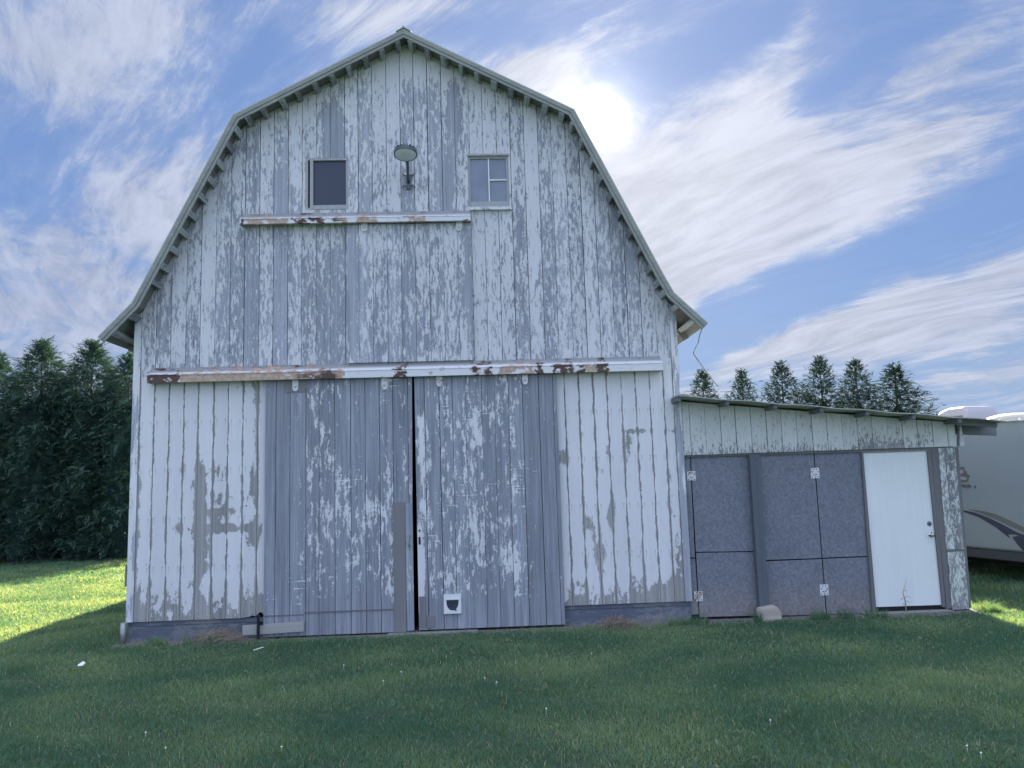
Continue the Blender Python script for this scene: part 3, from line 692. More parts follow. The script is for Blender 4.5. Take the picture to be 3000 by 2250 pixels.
# sliding doors
def slab(x0, x1, z0, z1, parent=None, **k):
    g = MB(); boards(g, x0, x1, z0, z1, -.07, th=.03, **k)
    return g
zd = P(1100, 1095, -.07)[1]+.08
zbl = P(1000, 1858, -.07)[1]; zbr = P(1440, 1838, -.07)[1]
ld = slab(DLx0, DLx1, lambda x: zbl+.0, zd, start=DLx0+.14, gap=.006, jit=.02)
eT, eB = P(1207.5, 1102, -.07)[0], P(1210.5, 1846, -.07)[0]
ld.V = [(x+((eT+(eB-eT)*(zd-z)/(zd-zbl))-DLx1 if x > DLx1-.02 else 0), y, z) for x, y, z in ld.V]
ld = ld.build('sliding_door', M['door'], barn)
ld['label'] = 'left sliding door of bare grey boards'
# right door hangs a little askew: gap opens towards the ground
g = MB()
fT, fB = P(1212.5, 1102, -.07)[0], P(1227, 1842, -.07)[0]; mono = P(1216, 1400, -.07)[0]
boards(g, DRx0, DRx1, zbr, zd, -.066, th=.03, start=DRx0+.12, gap=.006, jit=.02)
g.V = [(x+((fT+(fB-fT)*(zd-z)/(zd-zbr))-DRx0)*max(0, 1-(x-DRx0)/1.2), y, z) for x, y, z in g.V]
rd = g.build('sliding_door', M['door'], barn); rd['label'] = 'right sliding door with the cat flap'
for (px, py) in ((865, 1126), (1126, 1122)): hanger(px, py, -.085, ld, .075, .17)
for (px, py) in ((1287, 1113), (1538, 1107)): hanger(px, py, -.085, rd, .075, .17)
g = MB(); x, z = P(866, 1125, -.085); g.box(x-.13, x+.12, -.078, -.0725, z-.11, z+.12); g.build('backing_plate', M['patch'], ld)
a = P(1151, 1472, -.08); b_ = P(1191, 1852, -.08)
g = MB(); g.box(a[0], b_[0], -.088, -.0725, b_[1], a[1]); g.build('patch_board', M['patch'], ld)
g = MB(); g.box(b_[0]+.006, DLx1-.004, -.080, -.0725, b_[1]+.02, a[1]-.02); g.build('edge_strip', M['door'], ld)
z = P(1000, 1791, -.08)[1]; g = MB(); g.box(P(892, 1791, -.08)[0], a[0]-.004, -.078, -.0725, z-.008, z+.008)
g.box(P(770, 1800, -.08)[0]+.01, P(892, 1791, -.08)[0]-.01, -.077, -.0725, z-.03, z-.018); g.build('cross_batten', M['trim'], ld)
# handle
x, z = P(1199, 1584, -.09); g = MB()
g.box(x-.014, x+.014, -.092, -.0815, z+.05, z+.085); g.box(x-.014, x+.014, -.092, -.0815, z-.09, z-.055)
g.tube([(x, -.090, z+.065), (x, -.125, z+.045), (x, -.130, z), (x, -.125, z-.05), (x, -.090, z-.07)], .008, 8); g.build('handle', M['oldsteel'], ld)
x, z = P(1229, 1578, -.08); g = MB()
g.box(x-.012, x+.012, -.078, -.0685, z-.07, z+.02); g.build('latch', M['iron'], rd); g = MB(); g.lathe([(.012, 0), (.008, .012), (0, .015)], (x, -.069, z+.10), (0, -1, 0), 8); g.build('keyhole', M['iron'], rd)
# short boards at foot of right door
a = P(1228, 1748, -.08); b_ = P(1248, 1838, -.08); g = MB(); g.box(a[0], b_[0], -.084, -.0685, b_[1], a[1]); g.build('foot_board', M['patch'], rd)
a = P(1250, 1805, -.08); b_ = P(1273, 1838, -.08); g = MB(); g.box(a[0], b_[0], -.082, -.0685, b_[1], a[1]); g.build('foot_board', M['patch'], rd)
# cat flap
(ca0, cz1), (ca1, cz0) = P(1299.5, 1742, -.09), P(1352, 1796.5, -.09)
cxm = (ca0+ca1)/2; czm = (cz0+cz1)/2; g = MB()
wh = (ca1-ca0)/2; hh_ = (cz1-cz0)/2
N = 24
inner = []
for k in range(N+1):     # opening: straight top, round bottom
    an = math.pi*k/N; inner.append((cxm-.70*wh*math.cos(an), czm+.42*hh_-math.sin(an)**.75*1.12*hh_))
y0, y1 = -.098, -.0685
outr = [(ca0, cz0), (ca1, cz0), (ca1, cz1), (ca0, cz1)]
def outp(p):             # ray to outer rectangle
    dx_, dz_ = p[0]-cxm, p[1]-(czm+.1*hh_); s = min(wh/abs(dx_) if abs(dx_) > 1e-6 else 9, ((hh_*1.1) if dz_ < 0 else hh_*.9)/abs(dz_) if abs(dz_) > 1e-6 else 9)
    return (cxm+dx_*s, czm+.1*hh_+dz_*s)
op = [outp(p) for p in inner]
for k in range(N):
    g.face([(op[k][0], y0, op[k][1]), (op[k+1][0], y0, op[k+1][1]), (inner[k+1][0], y0, inner[k+1][1]), (inner[k][0], y0, inner[k][1])])
    g.face([(inner[k][0], y0, inner[k][1]), (inner[k+1][0], y0, inner[k+1][1]), (inner[k+1][0], y1, inner[k+1][1]), (inner[k][0], y1, inner[k][1])])
for c_, (p, q) in enumerate(((0, 3), (N, 2))):
    pass
g.face([(op[0][0], y0, op[0][1]), (inner[0][0], y0, inner[0][1]), (inner[N][0], y0, inner[N][1]), (op[N][0], y0, op[N][1]), (ca1, y0, cz1), (ca0, y0, cz1)])
for (cx_, cz_) in ((ca0, cz0), (ca1, cz0)):   # fill lower corners
    ks = [k for k in range(N) if (abs(op[k][0]-cx_) < 1e-4) != (abs(op[k+1][0]-cx_) < 1e-4) and op[k][1] < czm]
    for k in ks: g.face([(op[k][0], y0+.0001, op[k][1]), (cx_, y0+.0001, cz_), (op[k+1][0], y0+.0001, op[k+1][1])])
for i in range(4):
    p, q = outr[i], outr[(i+1) % 4]; g.face([(p[0], y0, p[1]), (p[0], y1, p[1]), (q[0], y1, q[1]), (q[0], y0, q[1])])
g.box(cxm-.78*wh, cxm+.78*wh, y0-.006, y0-.0005, czm+.44*hh_, czm+.56*hh_)
cat = g.build('cat_flap', [M['white']], rd)
cat['label'] = 'white plastic cat flap'
g2 = MB(); g2.prism(inner, -.080, -.074, 0); g2.lathe([(.012, 0), (.009, .008), (0, .010)], (cxm+.35*wh, y0-.0005, czm-.62*hh_), (0, -1, 0), 12)
g2.build('cat_flap_door', M['screen'], rd)
# downspout stub at the left corner
x, z = P(366, 1830); g = MB(); g.tube([(x-.0, -.04, -.02), (x, -.04, .25)], .035, 12); g.build('downspout', M['oldsteel'], barn)
g = MB(); x, z = P(363, 1690); g.box(BX0-.03, BX0-.002, -.0, .12, z-.12, z+.14); g.build('side_cleat', M['trim'], barn)
# threshold stone under the doors
g = MB(); g.box(P(1140, 1850)[0], P(1400, 1850)[0], -.20, .05, -.06, .012); o_ = g.build('threshold', M['conc'], barn)

# ------------------------------------------------------------------ loose things at the barn foot
(a0, z1_), (a1, z0_) = P(711, 1832, -.14), P(889, 1853, -.14)
g = MB(); g.bar((a0, -.13, (z0_+z1_)/2-.005), (a1, -.11, (z0_+z1_)/2+.012), .035, .115, (0, 0, 1))
tag(g.build('plank', M['plank']), 'short grey plank lying on edge against the foot of the left sliding door', 'plank')
x, z = P(757, 1800, -.17); g = MB(); g.box(x-.014, x+.014, -.19, -.155, -.12, z); g.box(x-.014, x+.055, -.154, -.150, z-.13, z-.09); g.box(x-.03, x+.03, -.196, -.191, z-.03, z-.012)
tag(g.build('iron_stake', M['iron']), 'thin black iron stake upright in the grass in front of the short plank', 'stake')
def wall_lamp():
    c = P(1188, 452, -.50); L = empty('wall_lamp', (c[0], -.0, c[1]-.35), 'round grey yard light on a bracket arm between the two gable windows', 'lamp')
    ax = Vector((0, .20, 1)).normalized(); C0 = Vector((c[0], -.50, c[1]))
    g = MB(); g.lathe([(.0, .085), (.085, .085), (.115, .06), (.12, .02), (.152, .012), (.152, -.006), (.14, -.008)], C0, ax, 32, smooth=False)
    for k in range(18):
        an = 2*math.pi*k/18; a_ = ax.orthogonal().normalized(); bb = ax.cross(a_); rd_ = a_*math.cos(an)+bb*math.sin(an)
        g.bar(C0+rd_*.07+ax*.055, C0+rd_*.135+ax*.035, .008, .075, ax)
    g.build('lamp_housing', M['lamp'], L)
    g = MB(); g.lathe([(0, -.05), (.06, -.044), (.11, -.026), (.139, -.006)], C0, ax, 32); g.build('lens', M['lens'], L)
    bx, bz = P(1197, 530, -.03)
    g = MB(); g.tube([(bx, -.03, bz-.02), (bx-.002, -.10, bz+.02), (c[0]+.01, -.33, c[1]-.07), (c[0], -.42, c[1]+.03), (c[0], -.5, c[1]+.05)], .020, 10); g.build('arm', M['lamp'], L)
    g = MB(); g.box(bx-.03, bx+.03, -.03, -.003, bz-.11, bz+.10)
    for s in (-1, 1):
        g.tube([(bx+s*.03, -.03, bz+.07), (bx+s*.07, -.035, bz+.08), (bx+s*.075, -.035, bz+.10)], .009, 6)
        g.tube([(bx+s*.03, -.03, bz-.08), (bx+s*.06, -.035, bz-.06), (bx+s*.085, -.035, bz-.10)], .009, 6)
    g.build('bracket', M['lamp'], L)
wall_lamp()
Yw = -.05
pts = [P(2058, 958, Yw), P(2049, 985, Yw), P(2046, 1003, Yw), P(2037, 1020, Yw), P(2031, 1035, Yw), P(2036, 1043, Yw), P(2060, 1077, Yw), P(2080, 1104, Yw), P(2104, 1133, Yw)]
g = MB(); g.tube([(p[0], Yw, p[1]) for p in pts], .0065, 6); tag(g.build('loose_wire', M['wire']), 'bent loose wire hanging from the right eave tip of the barn', 'wire')

# ------------------------------------------------------------------ the lean-to shed
SX0 = BX1+.004
SX1 = P(2810, 1400, .02)[0]
shed = empty('shed', (SX0, .02, 0), 'low lean-to shed with weathered chipboard doors beside the barn', 'shed')
RO = -.36
r0, r1 = P(1986, 1158, RO), P(2949, 1232, RO)
def zr(x): return r0[1]+(r1[1]-r0[1])*(x-r0[0])/(r1[0]-r0[0])
SD = 9.0
# fascia boards
fz = P(2400, 1325, .0)[1]
g = MB(); boards(g, SX0, SX1+.0, lambda x: P(2000, 1334, 0)[1]+(P(2809, 1307, 0)[1]-P(2000, 1334, 0)[1])*(x-SX0)/(SX1-SX0), lambda x: zr(x)-.035, .0, th=.02, w=.203, gap=.007, jit=.001, start=SX0+.10)
fa = g.build('fascia', M['shedpaint'], shed)
fzb = P(2400, 1321, .02)[1]
g = MB(); g.box(SX0, SX1-.05, .021, .06, fzb-.03, fzb+.02); g.build('header', M['trim'], shed)
def pq(pts, Y0, Y1, name, mat, parent=shed):
    q = [P(a, b_, Y0) for a, b_ in pts]; g = MB()
    ar = sum(q[j][0]*q[(j+1) % len(q)][1]-q[(j+1) % len(q)][0]*q[j][1] for j in range(len(q)))
    if ar < 0: q = q[::-1]
    g.prism(q, Y0, Y1); return g.build(name, mat, parent)
PY = .05
pq([(1990, 1336), (2021, 1335), (2036, 1633), (2013, 1634)], PY, PY+.012, 'osb_panel', M['osb'])
pq([(2013, 1638), (2036.5, 1637), (2047, 1800), (2019, 1801)], PY, PY+.012, 'osb_panel', M['osb'])
p1 = pq([(2024, 1335), (2199, 1331), (2217, 1614), (2039, 1617)], PY, PY+.012, 'osb_panel', M['osb'])
p2 = pq([(2039.5, 1620), (2217, 1617), (2229, 1803), (2050, 1808)], PY, PY+.012, 'osb_panel', M['osb'])
p3 = pq([(2220, 1331), (2383, 1328), (2407, 1634.5), (2238, 1641)], PY, PY+.012, 'osb_panel', M['osb'])
p4 = pq([(2238, 1645), (2407.5, 1638), (2420, 1801), (2250, 1804)], PY, PY+.012, 'osb_panel', M['osb'])
p5 = pq([(2386, 1328), (2522, 1323), (2545, 1628.5), (2410, 1634)], PY, PY+.012, 'osb_panel', M['osb'])
p6 = pq([(2410.5, 1637.5), (2545, 1632), (2556, 1797), (2423, 1800)], PY, PY+.012, 'osb_panel', M['osb'])
def hinge(x0, y0, x1, y1, mat):
    (a, z1), (b_, z0) = P(x0, y0, PY-.01), P(x1, y1, PY-.01); mid = (a+b_)/2; g = MB()
    g.box(a, mid-.005, PY-.006, PY-.001, z0, z1, 0); g.box(mid+.005, b_, PY-.006, PY-.001, z0, z1, 0)
    g.tube([(mid, PY-.009, z0), (mid, PY-.009, z1)], .006, 8, 0)
    for s in (a+(mid-a)*.3, a+(mid-a)*.65, b_-(b_-mid)*.3, b_-(b_-mid)*.65):
        for k in range(2):
            zc = z0+(z1-z0)*((.14, .62) if abs(s-a-(mid-a)*.3) < 1e-6 or abs(s-b_+(b_-mid)*.3) < 1e-6 else (.36, .86))[k]
            g.lathe([(.0075, 0), (.0075, .003), (0, .0035)], (s, PY-.0062, zc), (0, -1, 0), 8, 1)
    g.build('hinge', [mat, M['iron']], shed)
hinge(2012.5, 1381, 2039, 1408, M['rusthinge']); hinge(2375, 1371, 2402, 1401, M['hinge']); hinge(2402, 1713, 2429, 1744, M['hinge']); hinge(2033.5, 1733, 2060, 1761, M['rusthinge'])
pq([(2196, 1333), (2225, 1332), (2256, 1812), (2228, 1812)], -.045, .045, 'post', M['post'])
# white door in its frame
DY = .045
pq([(2523, 1322), (2528, 1322), (2568, 1792), (2556, 1793)], .0215, .085, 'door_frame', M['trim'])
pq([(2716, 1316), (2727, 1315), (2773, 1778), (2762, 1779)], .0215, .085, 'door_frame', M['trim'])
pq([(2728, 1314), (2748, 1313), (2788, 1783), (2772, 1784)], .0215, .075, 'door_frame', M['trim'])
pq([(2528, 1321.5), (2716, 1316), (2716, 1320), (2528, 1326)], .0215, .085, 'door_frame', M['shedpaint'])
dr = pq([(2529, 1327), (2715.5, 1321), (2760, 1772), (2567, 1778.5)], DY, DY+.04, 'door', M['doorw'])
dr['label'] = 'plain white door with steel knob'
pq([(2569, 1780), (2760, 1773), (2762, 1784), (2570, 1792)], DY+.03, DY+.06, 'gap_shade', M['dark'])  # dark strip put in for the shade under the door
x, z = P(2722.5, 1534, DY); g = MB(); g.lathe([(.0, .012), (.022, .012), (.030, .004), (.030, 0)], (x, DY-.0005, z), (0, -1, 0), 20); g.build('deadbolt', M['lamp'], dr)
x, z = P(2727, 1566.5, DY); g = MB(); g.lathe([(0, .062), (.018, .060), (.027, .048), (.024, .034), (.011, .026), (.011, .008), (.033, .006), (.034, 0)], (x, DY-.0005, z), (0, -1, 0), 20); g.build('knob', M['steel'], dr)
# end column of grooved plywood
pq([(2749, 1313), (2765, 1312), (2797, 1609), (2773, 1610)], .015, .04, 'plywood_strip', M['shedpost'])
pq([(2766, 1312), (2798, 1311), (2828, 1609), (2798, 1609)], .015, .04, 'plywood_strip', M['shedpost'])
pq([(2776, 1618), (2829, 1615), (2839, 1784), (2790, 1787)], .015, .04, 'plywood_strip', M['shedpost'])
pq([(2772, 1610.3), (2832, 1609.3), (2832, 1614.8), (2773, 1617.5)], .018, .04, 'trim_strip', M['trim'])
pq([(2799, 1311), (2807, 1310), (2846, 1780), (2840, 1782)], .012, .07, 'trim_strip', M['trim'])
pq([(2812, 1240), (2815, 1240), (2826, 1305), (2812, 1308)], .008, .07, 'trim_strip', M['shedpaint'])
# side, rear and inside
g = MB(); zt = zr(SX1)-.05
g.box(SX1-.03, SX1-.004, .075, SD, .0, zt); g.box(SX0, SX1-.03, SD-.03, SD, .0, zt)
g.build('shed_wall', M['shedpost'], shed)
g = MB(); g.box(SX0, SX1-.04, .12, .14, .0, zt-.02); g.build('shade_backing', M['dark'], shed)  # black sheet behind the panels in place of the shed's inner shade
# roof of thin sheets on rafters
pr2 = [(r0[0], r0[1]), (r1[0], r1[1])]
g = MB(); n_ = 40
for i in range(n_):
    a, b_ = r0[0]+(r1[0]-r0[0])*i/n_, r0[0]+(r1[0]-r0[0])*(i+1)/n_; w1 = .006*math.sin(i*.9); w2 = .006*math.sin((i+1)*.9)
    g.prism([(a, zr(a)-.012+w1), (b_, zr(b_)-.012+w2), (b_, zr(b_)+w2), (a, zr(a)+w1)], RO+.004*math.sin(i*2.1), SD+.2)
sroof = g.build('roof', M['roofing'], shed)
for px in (1990, 2130, 2270, 2405, 2538, 2672, 2806):
    x = P(px, 1190, RO+.05)[0]; g = MB(); g.prism([(x-.022, zr(x)-.068), (x+.022, zr(x)-.070), (x+.022, zr(x)-.0195), (x-.022, zr(x)-.0175)], RO+.03, -.002); g.build('rafter_end', M['beam'], sroof)
g = MB(); xa = SX1+.01; g.bar((xa, .10, P(2860, 1258, .1)[1]+.012), (P(2917, 1266, .1)[0], .10, P(2917, 1262, .1)[1]), .04, .135); g.build('outrigger', M['beam'], shed)
g = MB(); xa = P(2800, 1240, -.2)[0]; g.bar((xa, -.18, zr(xa)-.055), (r1[0]-.02, -.18, zr(r1[0])-.05), .04, .06); g.build('purlin', M['beam'], sroof)
# ridge flashing where the shed roof meets the barn
g = MB(); x = P(2002, 1154, RO)[0]; g.prism([(x-.07, zr(x-.07)+.004), (x+.07, zr(x+.07)+.004), (x, zr(x)+.03)], RO-.005, 3); g.build('flashing', M['roofing'], sroof)
g = MB(); a, b_ = P(2540, 1795, -.15)[0], P(2800, 1790, -.15)[0]; g.box(a, b_, -.12, .03, -.06, .022); g.build('door_step', M['conc'], shed)
# firewood block leaning at the post foot
(a, z1_), (b_, z0_) = P(2229, 1784, -.22), P(2290, 1818, -.22)
g = MB(); poly = [(a+.01, z0_-.03), (b_, z0_+.015), (b_-.01, z0_+.12), (b_-.05, z1_+.02), (a+.02, z1_-.005), (a-.0, z1_-.04)]
g.prism(poly, -.24, -.05, 0); o_ = g.build('firewood_block', M['block'])
bv = o_.modifiers.new('b', 'BEVEL'); bv.width = .012; bv.segments = 2
tag(o_, 'short split block of pale firewood at the foot of the dark post', 'firewood')
# dry seedling before the white door
x, zt_ = P(2653, 1698, -.02); zb_ = 0
x0 = P(2650, 1790, -.02)[0]
g = MB(); g.tube([(x0, -.06, -.02), (x0+.005, -.05, .16), (x0-.01, -.04, .26), (x, -.04, zt_)], [.009, .007, .004, .002], 6)
for (h, s, l) in ((.18, -1, .06), (.2, 1, .07), (.14, 1, .05), (.11, -1, .045), (.28, 1, .03)): g.tube([(x0, -.05, h), (x0+s*l*.6, -.06, h+.02), (x0+s*l, -.07, h-.005)], .0028, 5)
tr_ = g.build('dry_sapling', M['straw']); tag(tr_, 'dry leafless sapling standing before the white shed door', 'sapling')

# ------------------------------------------------------------------ the camper
a = math.radians(yaw*0+2.434)
def camf(lat, dep): return Vector((lat*math.cos(a)+dep*math.sin(a), CAM.y-lat*math.sin(a)+dep*math.cos(a), 0))
A_ = camf(7.7, 13.0); B_ = camf(7.99, 12.0); u_ = (B_-A_).normalized(); nrm = Vector((u_.y, -u_.x, 0))   # nrm points to the barn side
if nrm.x > 0: nrm = -nrm
org = A_-u_*3.6
CL, CW = 9.5, 2.45
camper = empty('camper', tuple(org), 'pale grey travel trailer with navy swoosh parked behind the shed', 'trailer')
def cp(l, w, z): v = org+u_*l-nrm*w; return (v.x, v.y, z)
def side(px, py, eps=.0):
    d = ray(px, py); q0 = org+nrm*eps; tt_ = (q0-CAM).dot(nrm)/d.dot(nrm); return CAM+d*tt_
zsk = side(2836, 1602).z; ztop = side(2985, 1226).z
def lbox(g, l0, l1, w0, w1, z0, z1, mi=0):
    v = [cp(l, w, z) for z in (z0, z1) for (l, w) in ((l0, w0), (l1, w0), (l1, w1), (l0, w1))]
    for f in ((0, 1, 2, 3), (7, 6, 5, 4), (0, 4, 5, 1), (1, 5, 6, 2), (2, 6, 7, 3), (3, 7, 4, 0)): g.face([v[i] for i in f], None, (0, 0), mi)
g = MB()
prf = [(0, zsk-.02), (0, ztop-.05), (.10, ztop), (CL-1.2, ztop+.02), (CL-.3, ztop-.5), (CL, ztop-1.2), (CL-.1, zsk-.02)]
for w, s in ((0, 1), (CW, -1)):
    q = [cp(l, w, z) for l, z in prf]; g.face(q if s > 0 else q[::-1])
for i in range(len(prf)):
    p, q = prf[i], prf[(i+1) % len(prf)]; g.face([cp(p[0], 0, p[1]), cp(p[0], CW, p[1]), cp(q[0], CW, q[1]), cp(q[0], 0, q[1])])
body = g.build('body', M['fiber'], camper, weld=True)
bv = body.modifiers.new('b', 'BEVEL'); bv.width = .05; bv.segments = 3; bv.limit_method = 'ANGLE'
g = MB(); lbox(g, .02, CL-.12, .004, CW-.004, zsk-.16, zsk-.022); g.build('skirt', M['skirt'], camper)
g = MB(); lbox(g, .3, CL+.6, .5, .6, zsk-.26, zsk-.16); lbox(g, .3, CL+.6, CW-.6, CW-.5, zsk-.26, zsk-.16); lbox(g, 1.5, 1.6, .3, CW-.3, zsk-.3, zsk-.161); lbox(g, .5, 7, .55, CW-.55, zsk-.30, zsk-.262); g.build('chassis', M['iron'], camper)
for l in (5.0, 5.9):
    for w in (.05, CW-.27):
        g = MB(); c = Vector(cp(l, w, .33)); ax = -nrm; g.lathe([(.18, .02), (.20, 0), (.31, 0), (.335, .03), (.335, .19), (.31, .22), (.2, .22), (.18, .2)], c, ax, 28)
        wl = g.build('wheel', M['tyre'], camper); g = MB(); g.lathe([(0, .05), (.06, .04), (.08, .06), (.18, .03), (.19, .02)], c, ax, 20); g.build('rim', M['oldsteel'], wl)
g = MB()
for i in range(24): lbox(g, i*.35+.02, i*.35+.34, -.035, .02, ztop-.035+.004*math.sin(i*2.3), ztop+.012+.004*math.sin(i*1.9))
g.build('roof_gutter', M['white'], camper)
# roof air conditioner: tapered rounded shell
def shell(mb, l0, l1, w0, w1, z0, prof_, mi=0):
    rings = []
    for (ins0, ins1, h) in prof_:
        rings.append([cp(l0+ins0, w0+ins1, z0+h), cp(l1-ins0*.5, w0+ins1, z0+h), cp(l1-ins0*.5, w1-ins1, z0+h), cp(l0+ins0, w1-ins1, z0+h)])
    for i in range(len(rings)-1):
        for k in range(4): mb.face([rings[i][k], rings[i][(k+1) % 4], rings[i+1][(k+1) % 4], rings[i+1][k]][::-1], None, (0, 0), mi)
    mb.face(rings[-1][::-1], None, (0, 0), mi)
def aim(px, py, w):   # length along the camper where the photo ray passes at width w
    d = ray(px, py); q0 = org-nrm*w; tt_ = (q0-CAM).dot(nrm)/d.dot(nrm); v = CAM+d*tt_; return (v-org).dot(u_), v.z
lA, zA = aim(2748, 1205, .85); lB, zB = aim(2920, 1205, 1.45); zT = aim(2860, 1190, .95)[1]; print('AC', lA, lB, ztop, zT)
g = MB(); shell(g, lA, max(lB, lA+.6), .75, 1.55, ztop+.02, [(0, 0, 0), (.0, .0, .10), (.06, .03, (zT-ztop)*.8), (.25, .10, zT-ztop)])
ac = g.build('air_conditioner', M['ac'], camper, weld=True); bv = ac.modifiers.new('b', 'BEVEL'); bv.width = .05; bv.segments = 3
g = MB()
for i in range(9): l = lA+.25+i*.045; lbox(g, l, l+.018, .742, .7495, ztop+.10, ztop+.10+.1)
g.build('vent_slots', M['skirt'], ac)
lC, zC = aim(2960, 1206, .45)
g = MB(); C_ = Vector(cp(lC+.05, .45, ztop+.015)); g.lathe([(.42, 0), (.42, .02), (.36, .06), (.2, .10), (0, .115)], C_, (0, 0, 1), 28); g.build('skylight_dome', M['beige'], camper)
g = MB(); lbox(g, lC-.75, lC-.38, .25, .6, ztop+.012, ztop+.07); g.build('roof_vent', M['white'], camper)
def decal(pts, name, mat, eps=.004):
    g = MB(); q = [side(px, py, eps) for px, py in pts]; q2 = [v-nrm*.003 for v in q]
    g.face(q); g.face(q2[::-1])
    for i in range(len(q)): g.face([q[i], q[(i+1) % len(q)], q2[(i+1) % len(q)], q2[i]])
    return g.build(name, mat, camper)
c4 = lambda x, y: (2740+.3916*x, 1150+.3918*y)
decal([c4(*p) for p in ((130, 872), (215, 880), (300, 898), (400, 937), (500, 985), (600, 1040), (740, 1095), (740, 1120), (600, 1062), (545, 1062), (560, 1090), (540, 1078), (450, 1005), (330, 935), (215, 893))], 'swoosh', M['navy'])
decal([c4(*p) for p in ((575, 1080), (620, 1072), (700, 1100), (760, 1150), (760, 1290), (664, 1190), (610, 1130))], 'swoosh', M['navy'], .006)
decal([c4(*p) for p in ((245, 871), (350, 884), (450, 908), (560, 958), (664, 1008), (760, 1060), (760, 1095), (664, 1046), (560, 1000), (450, 945), (350, 905))], 'swoosh', M['greyd'], .005)
decal([c4(*p) for p in ((150, 556), (215, 556), (222, 575), (240, 610), (262, 625), (250, 640), (246, 665), (215, 672), (150, 670))], 'faded_emblem', M['greyd'])
decal([c4(*p) for p in ((150, 575), (190, 580), (205, 575), (212, 600), (190, 608), (150, 604))], 'emblem_patch', M['ac'], .007)
decal([c4(*p) for p in ((150, 640), (185, 628), (215, 632), (238, 640), (225, 655), (190, 650), (150, 660))], 'emblem_patch', M['ac'], .007)
decal([c4(*p) for p in ((150, 683), (268, 683), (271, 712), (150, 708))], 'letter_backing', M['ac'], .004)
decal([c4(*(297+9*math.cos(k*.7854), 706+13*math.sin(k*.7854))) for k in range(8)], 'round_sticker', plain('sticker_blue', (.06, .16, .26), .4, 0, 5, .1, 0))
tc = bpy.data.curves.new('lettering', 'FONT'); tc.body = 'PRESS'; tc.extrude = .002; tc.size = 1
to = bpy.data.objects.new('lettering_tmp', tc); COL.objects.link(to)
bpy.context.view_layer.update()
me = bpy.data.meshes.new_from_object(to.evaluated_get(bpy.context.evaluated_depsgraph_get())); bpy.data.objects.remove(to)
co_ = np.array([v.co[:] for v in me.vertices]); mn, mx = co_.min(0), co_.max(0)
pL, pR, pB, pT = side(*c4(170, 707), .010), side(*c4(266, 707), .010), side(*c4(230, 708), .010), side(*c4(230, 686), .010)
hgt = abs(pT.z-pB.z); ex = (pR-pL); ex.z = 0
for v in me.vertices:
    a1 = (v.co.x-mn[0])/(mx[0]-mn[0]); b1 = (v.co.y-mn[1])/(mx[1]-mn[1]); q = pL+ex*a1; q.z = pB.z+hgt*b1; v.co = q+nrm*(.001+v.co.z)
me.materials.clear(); me.materials.append(M['navy']); me.name = 'lettering'
lo_ = bpy.data.objects.new('lettering', me); COL.objects.link(lo_); lo_.parent = camper; lo_.location = -Vector(camper.location)

